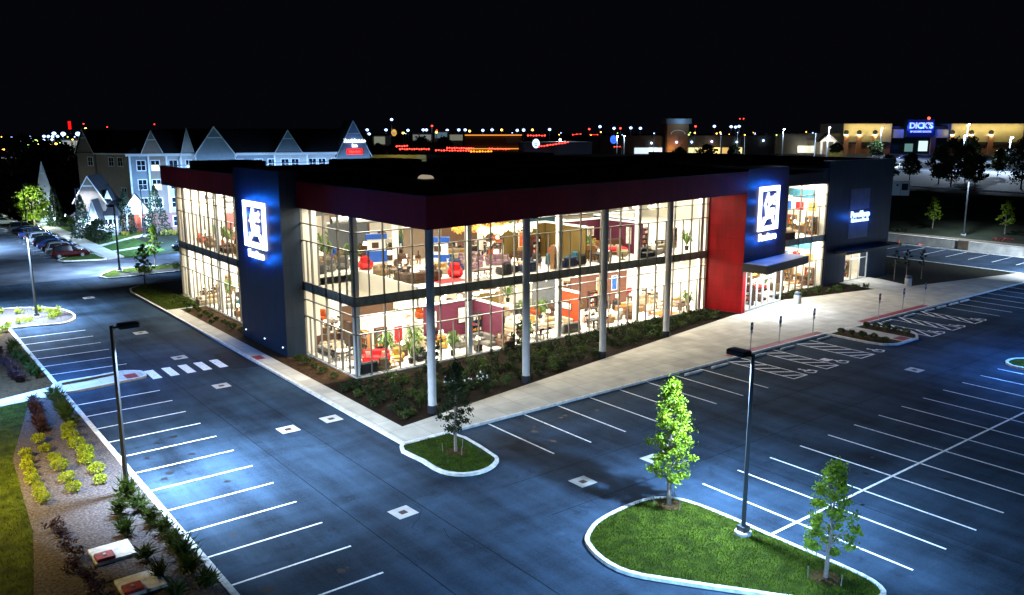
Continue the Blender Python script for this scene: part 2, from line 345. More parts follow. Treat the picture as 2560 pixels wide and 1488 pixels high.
struct('garden_bed', MB().sheet([(-16.6, 11.45), (-14.5, 11.68), (-12.8, 11.85), (-13.2, 11.3), (-15.2, 10.9), (-16.6, 10.9)], .135), M['mulch'])
island(rounded([(-40, 32.4), (-17.6, 32.35), (-14.7, 32.05), (-12.8, 31.7), (-11.6, 32.9), (-11.1, 35.2), (-11.4, 38), (-12.3, 39.9), (-14, 41.3), (-18, 42.3), (-40, 42.4)], 4), M['gravel'], 'garden_bed')
# islands of the front lot
BIG = [(-3.3, -26.95), (-3.85, -27.6), (-4.25, -28.9), (-4.15, -30.3), (-3.1, -32.0), (-1.66, -34.0), (-.4, -35.7), (1.2, -37.1), (2.3, -37.4), (2.95, -36.6), (3.08, -35), (3.03, -31.7), (3.05, -29.5), (2.85, -27.4), (2.3, -26.45), (1.38, -26.0), (-.2, -25.98), (-2.0, -26.25)]
island(rounded(BIG, 3), M['grass'])
island([(-4.1, -12.85)] + rounded([(-4.28, -13.0), (-4.45, -15.5), (-4.45, -17.3), (-3.76, -18.36), (-2.56, -18.65), (-1.35, -18.1), (-.88, -17.0), (-.87, -13.0)], 3)[0:24:1][:-3] + [(-.87, -12.85)], mat('dark_lawn', (.022, .05, .008), .95, col2=(.010, .022, .004), scale=2, detail=8, bump=1, bscale=30, spec=.1))
island([(37.75, -12.85), (37.8, -16.5), (38.1, -17.8), (39.2, -18.45), (42.4, -18.45), (43.6, -17.8), (44.0, -16.8), (44.05, -12.85)], M['mulch'], 'garden_bed')
struct('footpath', MB().prism([(40.3, -12.85), (40.3, -18.22), (42.0, -18.22), (42.0, -12.85)], .02, .135), swm)
struct('tactile_strip', MB().sheet([(40.5, -17.2), (40.5, -18.1), (41.8, -18.1), (41.8, -17.2)], .141), M['tactile'])
island(rounded([(40.6, -26.0), (39.75, -26.6), (39.5, -27.6), (39.6, -34), (40.0, -36.8), (41, -37.3), (42.5, -37), (43, -35), (43, -28), (42.2, -26.2)], 3), M['grass'])
# hotel side
island(rounded([(-4.2, 57.0), (-4.1, 55.2), (-2.8, 54.1), (4.4, 54.6), (20, 55.6), (22, 58), (20, 62.5), (6.2, 60.6), (-.9, 60.9), (-3, 59)], 3), M['grass'])
struct('garden_bed', MB().sheet([(-2.4, 55.0), (4.4, 55.0), (18, 56), (18, 57.6), (5, 57.2), (-2.0, 56.8)], .128), M['gravel'])
lawn2 = mat('hotel_lawn', (.05, .10, .015), .95, col2=(.025, .045, .008), scale=1.2, detail=8, bump=1, bscale=30, spec=.1)
island(rounded([(-5.5, 74.2), (-5.2, 72.2), (-2.6, 71.1), (-.2, 70.7), (-.3, 74), (-.5, 77.6), (-3, 77.4)], 3), lawn2)
struct('footpath', MB().prism([(-.1, 70.6), (2.2, 71.6), (2.2, 150), (-.1, 150)], -.1, .12), swm)
struct('lawn', MB().prism([(2.2, 71.6), (5, 70.6), (8.6, 75), (8.6, 91.9), (2.2, 84.6)], -.1, .10), lawn2)
struct('footpath', MB().prism([(2.2, 84.6), (12.5, 96.3), (12.5, 97.9), (2.2, 86.2)], -.1, .115), swm)
struct('footpath', MB().prism([(2.2, 77.0), (8.6, 80.4), (8.6, 81.6), (2.2, 78.2)], .09, .118), swm)
struct('lawn', MB().prism([(2.2, 86.2), (12.5, 97.9), (14, 99), (14, 128), (2.2, 150)], -.1, .10), lawn2)

# painted markings
def seam(pts, w=.05, z=.004, m=None):
    mb = MB()
    for (x0, y0), (x1, y1) in zip(pts, pts[1:]):
        d = Vector((x1 - x0, y1 - y0)).normalized(); n = Vector((-d.y, d.x)) * w / 2; mb.sheet([(x0 + n.x, y0 + n.y), (x0 - n.x, y0 - n.y), (x1 - n.x, y1 - n.y), (x1 + n.x, y1 + n.y)], z)
    return mb
tar = mat('tar_seam', (.006, .008, .012), .9, spec=.05)
sm_ = MB(); sr = random.Random(31)
for x in (-10.3, -7.2, 9.0, 22, 36): 
    p_ = [(x, -48)]
    while p_[-1][1] < (52 if x < 0 else -20): p_.append((x + sr.gauss(0, .012), p_[-1][1] + sr.uniform(3, 6)))
    q_ = seam(p_, .04); sm_.add(q_.v, q_.f)
for y in (-20.6, -24.4):
    p_ = [(-3, y)]
    while p_[-1][0] < 80: p_.append((p_[-1][0] + sr.uniform(3, 6), y + sr.gauss(0, .012)))
    q_ = seam(p_, .04); sm_.add(q_.v, q_.f)
for i in range(26):      # wandering cracks
    x, y = sr.uniform(-15, 30), sr.uniform(-36, 10); a_ = sr.uniform(0, 6.28); p_ = [(x, y)]
    if -4.2 < x < 40 and y > -13.5: continue
    if -5 < x < 4 and y < -25: continue
    for k_ in range(sr.randint(4, 10)): a_ += sr.gauss(0, .45); p_.append((p_[-1][0] + .45 * math.cos(a_), p_[-1][1] + .45 * math.sin(a_)))
    if any(-4.2 < a0 and b0 > -13 for a0, b0 in p_) or any(-4.6 < a0 < 3.3 and b0 < -25.6 for a0, b0 in p_) or any(-4.8 < a0 < -.6 and b0 > -19 for a0, b0 in p_): continue
    q_ = seam(p_, .022); sm_.add(q_.v, q_.f)
struct('asphalt_seams', sm_, tar)
om = MB()
def stain(x, y, r_):
    n_ = 11; om.sheet([(x + r_ * sr.uniform(.55, 1.15) * math.cos(6.283 * i / n_), y + r_ * sr.uniform(.55, 1.15) * math.sin(6.283 * i / n_)) for i in range(n_)], .005)
for j in range(12):
    for k_ in range(sr.randint(0, 3)): stain(sr.uniform(-16, -12.5), 6.03 - 2.743 * (j + .5) + sr.gauss(0, .3), sr.uniform(.06, .28))
for j in range(8):
    for k_ in range(sr.randint(0, 3)): stain(1.87 + 2.743 * (j + .5) + sr.gauss(0, .3), sr.uniform(-17.5, -14), sr.uniform(.06, .26))
for j in range(12):
    for k_ in range(sr.randint(0, 3)): stain(5.1 + 2.765 * (j + .5) + sr.gauss(0, .3), sr.uniform(-36, -27.5), sr.uniform(.06, .28))
struct('oil_stains', om, mat('oil_stain', (.007, .008, .011), .55, spec=.2))
struct('asphalt_patch', MB().sheet([(-5.9, 8.0), (-4.1, 7.6), (-4.05, 13.4), (-5.6, 13.0), (-6.2, 10.5)], .004), mat('asphalt_patch', (.010, .014, .022), .85, var=.3, scale=3, spec=.08))
def line(mb, x0, y0, x1, y1, w=.11, z=.008):
    d = Vector((x1 - x0, y1 - y0)).normalized(); n = Vector((-d.y, d.x)) * w / 2
    mb.sheet([(x0 + n.x, y0 + n.y), (x0 - n.x, y0 - n.y), (x1 - n.x, y1 - n.y), (x1 + n.x, y1 + n.y)], z)
mk = MB()
for j in range(-13, 12): line(mk, -16.8, 6.03 + 2.743 * -j - 0, -11.62, 6.03 - 2.743 * j) if j >= 0 else None
for y in (28.3, 25.55, 22.75, 20.0, 17.3, 14.6): line(mk, -16.7, y, -11.65, y - .25)
struct('parking_lines', mk, M['paint'])
mk = MB()
for j in range(8): line(mk, 1.87 + 2.743 * j, -12.9, 1.87 + 2.743 * j, -18.87)
for x in (57.3, 60.0, 62.75, 65.5, 68.25, 71, 73.75, 76.5, 79.2): line(mk, x, -12.95, x, -18.7)
struct('parking_lines', mk, M['paint'])
mk = MB()
for i in range(13): line(mk, 5.1 + 2.765 * i, -26.4, 5.1 + 2.765 * i, -31.62, .12); line(mk, 5.1 + 2.765 * i, -31.78, 5.1 + 2.765 * i, -37.0, .12)
line(mk, 3.05, -31.7, 39.5, -31.7, .13)
struct('parking_lines', mk, M['paint'])
mk = MB()
for i in range(10): line(mk, 91.2, 14.3 - 3.0 * i, 98.2, 14.6 - 3.0 * i)
struct('parking_lines', mk, M['paint'])
mk = MB()
for n_, (x0, x1) in enumerate(((24.3, 25.9), (28.35, 29.95), (33.05, 35.0), (44.25, 45.75), (47.95, 49.45), (52.2, 53.65))):
    y0, y1 = -12.95, -18.75
    line(mk, x0, y0, x0, y1); line(mk, x1, y0, x1, y1); line(mk, x0 + .06, y1 + .055, x1 - .06, y1 + .055)
    for q in range(6):
        yy = y0 - .15 - q * 1.16
        if yy - 0.95 < y1: break
        dx_ = x1 - x0 - .12
        if n_ < 3: line(mk, x0 + .06, yy, x1 - .06, max(y1 + .1, yy - dx_ * .72), .15)
        elif yy - 2.0 > y1: line(mk, x1 - .06, yy, x0 + .06, yy - 1.9, .19)
struct('hatched_bay_markings', mk, M['paint'])
mk = MB()
for cx in (-10.92, -9.72, -8.55, -7.4, -6.22): mk.sheet([(cx - .31, 8.98), (cx + .31, 8.98), (cx + .33, 11.45), (cx - .29, 11.5)], .008)
struct('crosswalk', mk, M['paint'])
mk = MB()
def isa(cx, cy, s=1.0):      # wheelchair user, read from the driving lane
    P = lambda u, v: (cx + u * s, cy + v * s)
    mk.sheet([P(-.13 + .13 * math.cos(t * .7854), .62 + .13 * math.sin(t * .7854)) for t in range(8)], .008)
    mk.sheet([P(-.2, .46), P(-.02, .46), P(.02, .05), P(-.12, .05)], .008)
    mk.sheet([P(-.02, .2), P(.3, .2), P(.3, .1), P(0, .1)], .008); mk.sheet([P(.0, .1), P(.32, .1), P(.5, -.35), P(.38, -.4), P(.25, -.02), P(0, -.02)], .008)
    n = 10
    for q in range(n):
        a0, a1 = 2.1 + q * .4, 2.1 + (q + 1) * .4
        mk.sheet([P(.42 * math.cos(a0), -.1 + .42 * math.sin(a0)), P(.42 * math.cos(a1), -.1 + .42 * math.sin(a1)), P(.32 * math.cos(a1), -.1 + .32 * math.sin(a1)), P(.32 * math.cos(a0), -.1 + .32 * math.sin(a0))], .008)
for x in (26.9, 31.1, 36.3, 46.3, 50.1, 54.3): isa(x, -18.2, 1.1)
mk.sheet([(29.9 + .35, -16.9), (30.95, -16.9), (30.95, -17.6), (30.25, -17.6)], .008)
struct('wheelchair_symbols', mk, M['paint'])
t = MB(); t.sheet([(25.2, -12.62), (37.7, -12.62), (37.7, -11.95), (25.2, -11.95)], .145); t.sheet([(44.1, -12.62), (56.1, -12.62), (56.1, -11.95), (44.1, -11.95)], .145)
t.sheet([(-3.75, 8.9), (-3.05, 8.9), (-3.05, 10.1), (-3.75, 10.1)], .145); t.sheet([(-12.75, 9.75), (-11.95, 9.75), (-11.95, 10.95), (-12.75, 10.95)], .139)
struct('tactile_strip', t, M['tactile'])

# ================================================================== LOT LAMPS
def lot_lamp(x, y, h, dirs, label, power, z=0.0, col=(.62, .78, 1.0), base=.25, cut=True, drop=.02, group='lamp posts of the parking lots', r=.105, fwd=1.0):
    t = thing('lamp_post', label, 'street lamp', (x, y, z), 0, group)
    MB().lathe([(.36, 0), (.36, base), (.33, base + .04)], 20).build('base', M['concrete'], t)
    p = MB(); p.box(-.2, .2, -.2, .2, base + .04, base + .26); p.tube((0, 0, base + .24), (0, 0, h), r * 1.15, r * .9, 4); p.build('pole', mat('pole_paint', (.035, .04, .044), .45, .1), t)
    for a in dirs:
        c, s_ = math.cos(a), math.sin(a)
        hd = MB(); hd.tube((0, 0, h - .12), (c * .4, s_ * .4, h - .1), .05, .05, 6)
        hw = MB(); hw.cbox(-.46, .46, -.29, .29, -.11, .11, .05); vs = hw.v
        hw.v = [(c * (v[0] + .72) - s_ * v[1], s_ * (v[0] + .72) + c * v[1], v[2] + h - .08) for v in vs]; hd.add(hw.v, hw.f)
        ho = hd.build('lamp_head', M['dark_metal'], t)
        lz = h - .19
        le = MB(); le.add([(c * (.72 + u) - s_ * v, s_ * (.72 + u) + c * v, lz + dz) for dz in (.02 - drop, .02) for u, v in ((-.3, -.19), (.3, -.19), (.3, .19), (-.3, .19))],
                          [(0, 3, 2, 1), (4, 5, 6, 7), (0, 1, 5, 4), (1, 2, 6, 5), (2, 3, 7, 6), (3, 0, 4, 7)])
        le.build('lens', M['led'], ho)
        l = area('lamp_light', (c * .72, s_ * .72, lz - .04 - drop), .4, power, col, parent=t, spread=(172 - 32 * fwd) if cut else 180)
        l.rotation_euler = (0, -R(14) * fwd, 0) if False else Matrix.Rotation(a, 3, 'Z').to_euler()
        if fwd: l.rotation_euler = (Matrix.Rotation(a, 3, 'Z') @ Matrix.Rotation(-R(16) * fwd, 3, 'Y')).to_euler()
    return t
LP = 5200
BLUE, COOL, DEEP = (.28, .52, 1.0), (.52, .72, 1.0), (.10, .34, 1.0)
lot_lamp(-17.7, -10.2, 8.35, [0.0], 'black lamp post in the gravel bed beside the left parking bays', LP * 1.75, col=COOL, fwd=1.6)
lot_lamp(2.1, -31.05, 8.15, [math.pi / 2], 'black lamp post standing on the big grass island', LP * 1.45, col=(.42, .66, 1.0), fwd=.4)
lot_lamp(-14.2, 35.7, 8.3, [math.pi * .97], 'lamp post on the gravel island with lime shrubs', LP * 2.6, col=COOL)
lot_lamp(41.4, -30.5, 8.2, [math.pi, 0], 'lamp post on the grass island at the far right of the front lot', LP * .36, col=DEEP)
lot_lamp(-12.5, -46, 8.3, [.9], 'lamp post at the near end of the left bays, below the frame', LP * 2.5, col=(.26, .56, 1), fwd=1.4)
lot_lamp(-23.5, 11.5, 8.3, [-.1], 'added blue lamp post left of the footpath, unseen outside the frame', LP * 1.0, col=(.16, .40, 1), fwd=1.5)  # post added out of view to wash the crosswalk asphalt deep blue
lot_lamp(-27.5, -6, 7.5, [0.0], 'amber lamp post on the lawn left of the frame', LP * .75, col=(1, .74, .28), fwd=1.0)
lot_lamp(88, -22, 8.2, [1.1], 'lamp post outside the frame near the retaining wall', LP * 6.5, col=(.62, .78, 1), fwd=1.6)
lot_lamp(70, -31, 8.2, [math.pi / 2], 'lamp post outside the frame at the right of the front lot', LP * .9, col=(.2, .46, 1), fwd=1.2)
lot_lamp(-1.5, 58.6, 8.2, [math.pi * .6], 'lamp post on the grass island by the hotel drive', LP * 1.9, col=COOL)
for _i, _px in enumerate((440, 560, 680, 800)):
    _q = far(_px, 420, 122 + 3 * _i); lot_lamp(_q.x, _q.y, 8.2, [YAW], 'lamp post hidden behind the store, lighting the hotel front', LP * (4.2 if _i == 0 else 6.5), col=(.30, .55, 1), fwd=1.8, cut=False)
lot_lamp(19, 58.6, 8.2, [math.pi * .5], 'lamp post behind the store, facing the hotel', LP * 3.0, col=BLUE, fwd=2)
lot_lamp(41, 56, 8.2, [math.pi * .5], 'lamp post behind the store, near its far end', LP * 3.0, col=BLUE, fwd=2)
lot_lamp(107, 7.2, 9.0, [math.pi], 'slim lamp post behind the retaining wall, its head brightly lit', LP * .5, z=terrain(107, 7.2))
# ================================================================== THE FURNITURE STORE
st = thing('furniture_store', 'two-storey glass-walled furniture store with maroon overhanging roof band and dark sign towers', 'shop building')
TOPZ, SOF = 13.40, 11.50
SLA = math.atan(.165); SD = Vector((math.cos(SLA), math.sin(SLA), 0)); SN = Vector((math.sin(SLA), -math.cos(SLA), 0))
def sp(s, d=0.0): v = Vector((-.3, -9.9, 0)) + SD * s + SN * d; return (v.x, v.y)     # along / out from the overhang line
S0, S1, S2 = 0.0, 39.2, 47.75                      # overhang corner, tower left edge, tower right edge
# floors and back walls
b = MB(); b.prism([(0.0, 0.0), (37.4, 0.0), sp(S1 + .25, -.1), sp(S2 - .2, -.1), (47.5, 0.0), (70.6, 0.0), (70.6, 38.7), (0.0, 38.7)], -.1, .15)
b.build('ground_floor', M['carpet'], st)
b = MB(); b.box(-.12, 0.0, 0, 38.7, 0, .2); b.box(-.12, 37.4, -.12, 0.0, 0, .2); b.build('plinth', M['kerb'], st)
VX, VY = 5.2, 9.0
b = MB(); zf0, zf1 = 5.24, 5.82
b.prism([(VX, .12), (57.3, .12), (57.3, 38.5), (VX, 38.5)], zf0, zf1); b.prism([(.12, VY), (VX, VY), (VX, 38.5), (.12, 38.5)], zf0, zf1)
b.build('upper_floor', M['carpet'], st)
b = MB(); b.box(VX - .12, VX, .12, VY, 4.5, 6.05); b.box(.12, VX - .12, VY, VY + .12, 4.5, 6.05); b.build('stairwell_wall', M['cream'], st)
b = MB(); b.add([(VX - .07, .2, 6.05), (VX - .07, VY, 6.05), (VX - .07, VY, 6.9), (VX - .07, .2, 6.9)], [(0, 1, 2, 3)]); b.add([(.2, VY + .06, 6.05), (VX, VY + .06, 6.05), (VX, VY + .06, 6.9), (.2, VY + .06, 6.9)], [(0, 1, 2, 3)]); b.build('glass_railing', M['glass'], st)
b = MB(); b.box(0, 70.6, 38.75, 39.0, 0, TOPZ - .1); b.box(70.45, 70.75, 0, 38.7, 0, 13.85)
b.build('wall', M['navy'], st)
b = MB(); b.box(.1, 57.2, 38.55, 38.74, .15, SOF - .1); b.box(57.19, 57.29, .13, 38.5, .15, SOF - .1); b.build('inner_wall', M['cream'], st)
# roof: slab with white underside, maroon band right round the overhang
RP = [sp(S0, -.02), sp(S2, -.02), (47.6, .0), (57.2, 0.0), (57.2, 42.4), (-.3, 42.4), (-.3, -9.88)]
b = MB(); b.prism([sp(.15, -.2), sp(S1, -.2), (38.2, .1), (57.2, .1), (57.2, 42.4), (-.1, 42.4)], SOF, SOF + .25, 1); b.prism([sp(.3, -.35), sp(S2, -.35), (57.2, .1), (57.2, 42.4), (-.05, 42.4)], SOF + .26, 12.75, 0)
b.build('roof', [M['roofing'], M['ceil']], st)
b = MB(); b.prism([(-.3, -9.9), sp(S1), sp(S1, -.2), (-.1, -9.64), (-.1, 8.18), (-.3, 8.18)], SOF - .03, TOPZ); b.prism([(-.3, 17.42), (-.1, 17.42), (-.1, 42.5), (-.3, 42.5)], SOF - .03, TOPZ)
b.build('roof_band', M['maroon'], st)
b = MB()
for (x0, x1, y0, y1) in ((-.34, .0, -9.95, 8.1), (-.34, 0.0, 17.5, 42.6), (-.34, 57, 42.4, 42.8)): b.box(x0, x1, y0, y1, TOPZ, TOPZ + .06)
b.prism([sp(-.05, .05), sp(S1 - .02, .05), sp(S1 - .02, -.3), sp(.35, -.3)], TOPZ, TOPZ + .06); b.build('coping', M['dark_metal'], st)
b = MB(); b.prism([(.4, -9.1), sp(S1 - .1, -.5), (38.1, .1), (57.1, .1), (57.1, 42.3), (0.1, 42.3), (.1, -9.0)], 12.76, 12.80); b.build('roof_membrane', M['roofing'], st)
# roof-top plant, screens, skylight
b = MB()
for (x0, x1, y0, y1, h) in ((14, 22, 26, 32, 1.3), (30, 44, 30, 38, 1.5), (24, 40, 14, 15, .9), (46, 56, 24, 34, 1.1), (5, 12, 16, 20, .9), (12, 26, 6, 7, .7), (2, 8, 34, 40, 1.2)):
    MB().cbox(x0, x1, y0, y1, 12.8, 12.8 + h, .08).build('rooftop_unit', mat('unit_grey', (.05, .05, .055), .7, var=.15, scale=1), st)
RTM = mat('unit_grey', (.05, .05, .055), .7, var=.15, scale=1)
b = MB()
SKX, SKY = at(1072, 446, 12.9)[:2]
n = 8
for i in range(n):
    a0, a1 = math.pi * i / n, math.pi * (i + 1) / n
    b.add([(SKX + .55 * math.cos(a0), SKY, 12.85 + .34 * math.sin(a0)), (SKX + .55 * math.cos(a1), SKY, 12.85 + .34 * math.sin(a1)), (SKX + .55 * math.cos(a1), SKY + 1.0, 12.85 + .34 * math.sin(a1)), (SKX + .55 * math.cos(a0), SKY + 1.0, 12.85 + .34 * math.sin(a0))], [(0, 1, 2, 3)])
b.add([(SKX + .55 * math.cos(math.pi * i / n), SKY, 12.85 + .34 * math.sin(math.pi * i / n)) for i in range(n + 1)], [tuple(range(n + 1))])
b.build('skylight', glow('skylight_glow', (1, .82, .58), .35), st)
# round columns under the overhang
for s_ in (.55, 9.2, 18.0, 26.9):
    x, y = sp(s_, -.42)
    c = MB().lathe([(.255, .62), (.255, SOF - .03)], 32, (x, y)).build('round_column', mat('column_paint', (.50, .50, .49), .55, var=.08, scale=2), st, smooth=False)
    MB().lathe([(.30, 0), (.30, .62)], 24, (x, y)).build('column_base', M['dark_metal'], c)
# columns inside the glass
for x in (.35, 9.95, 19.1, 28.4, 37.0):
    MB().box(x - .2, x + .2, .35, .75, .15, SOF).build('indoor_column', M['white'], st)
for y in (19.0, 28.4, 37.8):
    MB().box(.35, .75, y - .2, y + .2, .15, SOF).build('indoor_column', M['white'], st)
for x in (10, 19, 28.5, 38):
    for y in (11.5, 22):
        MB().box(x - .2, x + .2, y - .2, y + .2, .15, SOF).build('indoor_column', M['white'], st)
b = MB()
for x in [4.9 * i + 5 for i in range(7)]: b.box(x - .12, x + .12, 1.4, 26, 10.95, 11.35)
for y in (3.2, 8.5, 14.5): b.box(1.5, 36.8, y - .1, y + .1, 11.1, 11.3)
b.build('ceiling_beam', mat('beam_dark', (.06, .055, .05), .7), st)
b = MB()
for y, z in ((1.9, 10.95), (5.6, 10.6), (11, 10.7)): b.tube((1.2, y, z), (36.9, y, z), .26, .26, 10)
for y in (22, 27, 32.5): b.tube((1.0, y, 10.7), (14, y, 10.7), .24, .24, 10)
b.build('air_duct', mat('duct_grey', (.16, .16, .15), .5, .3), st)
# curtain walls
RAILS = [.20, 3.2, 4.5, 5.22, 5.84, 9.04, 10.33, SOF - .05]
def bay(p, q, last=False, rails=RAILS, low=True, zt=SOF - .03, half=True):
    p = Vector(p); q = Vector(q); L = (q - p).length; d = (q - p) / L; nrm = Vector((d.y, -d.x)); ang = math.atan2(d.y, d.x)
    m = MB()
    m.box(-.035, .035, -.07, .1, .2, zt)
    if last: m.box(L - .035, L + .035, -.07, .1, .2, zt)
    for z in rails: m.box(.035, L - .035, -.05, .09, z - .035, z + .035)
    if half:
        m.box(L / 2 - .028, L / 2 + .028, -.05, .08, .235, 3.165); m.box(L / 2 - .028, L / 2 + .028, -.05, .08, 5.875, 9.005)
    m.box(.035, L - .035, .0, .05, 5.255, 5.805, 1)
    o = m.build('window_bay', [M['alu'], M['spandrel']], st); o.location = (p.x, p.y, 0); o.rotation_euler = (0, 0, ang)
    g_ = MB(); g_.add([(.035, .02, .2), (L - .035, .02, .2), (L - .035, .02, zt), (.035, .02, zt)], [(0, 1, 2, 3)]); g_.build('glass_pane', M['glass'], o)
    return o
for i in range(16):
    x = 37.3 * i / 16; bay((x, 0), (x + 37.3 / 16, 0), i == 15)
ys_ = [8.2, 6.6, 4.4, 2.2, 0.0]
for i in range(4): bay((0, ys_[i]), (0, ys_[i + 1]), False)
for i in range(9):
    y = 38.6 - i * 2.36; bay((0, y), (0, max(17.4, y - 2.36)), i == 8)
for i in range(4): bay((47.6 + 2.4 * i, 0), (50.0 + 2.4 * i, 0), i == 3)
b = MB(); b.box(47.5, 57.3, -.05, .25, SOF, 13.1); b.build('window_head', M['navy'], st)
# left sign tower
b = MB(); b.box(-1.6, 0.0, 8.2, 17.4, 0, 14.2); b.build('sign_tower', M['navy'], st); b = MB(); b.box(.02, 1.2, 8.32, 17.25, 0.2, SOF); b.build('inner_wall', M['cream'], st)
b = MB(); b.box(1.2, 1.32, 8.4, 17.2, .15, SOF); b.build('inner_wall', M['cream'], st)
for y in (9.0, 12.6, 16.6): MB().ball((-1.62, y, .75), .05, 6).build('marker_light', glow('marker_white', (.7, .85, 1), 5), st)
# right sign tower, its red flank
b = MB(); b.prism([sp(S1 + .0), sp(S2), (47.6, -.1), (47.6, 1.0), (38.4, 1.0), sp(S1, -.9)], 4.2, 13.64, 0); b.build('sign_tower', panelmat('aubergine_panel', (.045, .020, .045), .5, 2.4, 2.4, .3), st)
b = MB(); q0, q1 = Vector(sp(S1)), Vector((37.42, 0.05))
b.prism([sp(S1 - .02, .02), sp(S1 + .62, .02), sp(S1 + .62, -.9), (38.3, .3), (37.42, .3)], 0, 4.2); b.prism([sp(S1 - .02, 0), sp(S1 - .0, -.8), (38.3, .3), (37.42, .3)], 4.2, SOF - .03)
b.build('red_flank_wall', M['red'], st)
b = MB(); b.prism([sp(S1 - .06, .06), sp(S1 + .66, .06), sp(S1 + .66, -.5), (38.2, .2), (37.35, .05)], .0, .2); b.build('plinth', M['dark_metal'], st)
# entrance canopy
b = MB(); b.prism([sp(S1 - .25, 2.45), sp(S2 + .25, 2.45), sp(S2 + .25, .03), sp(S1 - .25, .03)], 4.22, 4.98); cn = b.build('entrance_canopy', M['dark_metal'], st)
b = MB(); b.prism([sp(S1 - .1, 2.3), sp(S2 + .1, 2.3), sp(S2 + .1, .1), sp(S1 - .1, .1)], 4.981, 5.0); b.build('canopy_top', mat('canopy_membrane', (.34, .36, .38), .6, var=.2, scale=.8), cn)
for s_ in (41.2, 43.5, 45.8): MB().lathe([(.12, 4.19), (.12, 4.215)], 12, sp(s_, 1.3)).build('downlight', glow('downlight_white', (.9, .95, 1), 25), cn)
for s_ in (40.8, 43.5, 46.2):
    x, y = sp(s_, 1.4); area('canopy_lamp', (x, y, 4.15), .4, 620, (.80, .90, 1.0), parent=None)
# entrance: pale metal frames, transoms, sliding doors
en = MB(); zt = 4.18
def bar(mb, s0, s1, z0, z1, d0=-.12, d1=.0): mb.prism([sp(s0, d1), sp(s1, d1), sp(s1, d0), sp(s0, d0)], z0, z1)
for s_ in (39.95, 41.0, 46.1, 47.5): bar(en, s_ - .06, s_ + .06, .15, zt)
bar(en, 40.0, 47.45, 3.98, zt); bar(en, 40.0, 40.94, .15, .32); bar(en, 46.16, 47.44, .15, .32); bar(en, 41.06, 46.04, 3.0, 3.16); bar(en, 43.5, 43.6, 3.16, 3.98)
ef = en.build('entrance_frame', mat('pale_metal', (.62, .66, .66), .35, .4), st)
for s0, s1 in ((41.1, 42.3), (42.35, 43.52), (43.58, 44.8), (44.85, 46.0)):
    d_ = MB(); bar(d_, s0, s0 + .08, .2, 2.98); bar(d_, s1 - .08, s1, .2, 2.98); bar(d_, s0 + .08, s1 - .08, .2, .42); bar(d_, s0 + .08, s1 - .08, 2.85, 2.98)
    do = d_.build('door', MC['pale_metal'], st); g_ = MB(); g_.add([(*sp(s0 + .08, -.06), .42), (*sp(s1 - .08, -.06), .42), (*sp(s1 - .08, -.06), 2.85), (*sp(s0 + .08, -.06), 2.85)], [(0, 1, 2, 3)]); g_.build('glass_pane', M['glass'], do)
for s0, s1, z0, z1 in ((40.0, 40.94, .32, 3.98), (46.16, 47.44, .32, 3.98), (41.06, 43.5, 3.16, 3.98), (43.6, 46.04, 3.16, 3.98)):
    g_ = MB(); g_.add([(*sp(s0, -.06), z0), (*sp(s1, -.06), z0), (*sp(s1, -.06), z1), (*sp(s0, -.06), z1)], [(0, 1, 2, 3)]); g_.build('glass_pane', M['glass'], ef)
textmesh('lettering', 'OPEN', .34, glow('yellow_sign', (1, .72, .12), 2.5), ef, (*sp(42.0, -.2), 3.55), (R(90), 0, SLA), .01)
# dark end block with the mattress shop
b = MB(); z1 = 13.85
b.box(57.3, 61.7, -.1, .9, 0, z1); b.box(66.6, 70.75, -.1, .9, 0, z1); b.box(61.7, 66.6, -.1, .9, 3.6, z1); b.build('end_block', M['navy'], st)
b = MB(); b.box(57.3, 70.45, .9, 38.7, 13.0, 13.2); b.build('roof', M['roofing'], st)
b = MB(); b.box(57.4, 57.45, -.14, -.1, .1, SOF + .2); b.build('edge_trim', M['alu'], st)
b = MB(); b.box(59.2, 71.0, -1.7, -.1, 3.62, 3.95); b.build('entrance_canopy', M['dark_metal'], st)
for y0, y1 in ((8.3, 10.65), (5.05, 6.75)): MB().box(61.75, 65.8, -.16, -.101, y0, y1).build('sign_panel', mat('panel_grey_blue', (.10, .12, .17), .5, var=.15, scale=1), st)
fr = MB()
for x in (61.75, 63.3, 64.85, 66.55): fr.box(x - .05, x + .05, .0, .12, .15, 3.6)
for z in (.2, 2.6, 3.55): fr.box(61.8, 66.5, .01, .11, z - .05, z + .05)
f2 = fr.build('shopfront_frame', MC['pale_metal'], st)
for x0, x1 in ((61.8, 63.25), (63.35, 64.8), (64.9, 66.5)):
    g_ = MB(); g_.add([(x0, .06, .2), (x1, .06, .2), (x1, .06, 3.5), (x0, .06, 3.5)], [(0, 1, 2, 3)]); g_.build('glass_pane', M['glass'], f2)
b = MB(); b.box(58, 70, 9, 9.2, .15, 3.7); b.box(58, 70, .95, 9, 3.65, 3.8); b.box(58, 58.2, .95, 9, .15, 3.6); b.box(69.8, 70, .95, 9, .15, 3.6); b.build('inner_wall', M['cream'], st)
area('shop_light', (64.2, 4.5, 3.6), 6, 900, (1, .9, .75), size_y=5)
area('canopy_lamp', (64, -.9, 3.58), .5, 260, (.8, .9, 1))

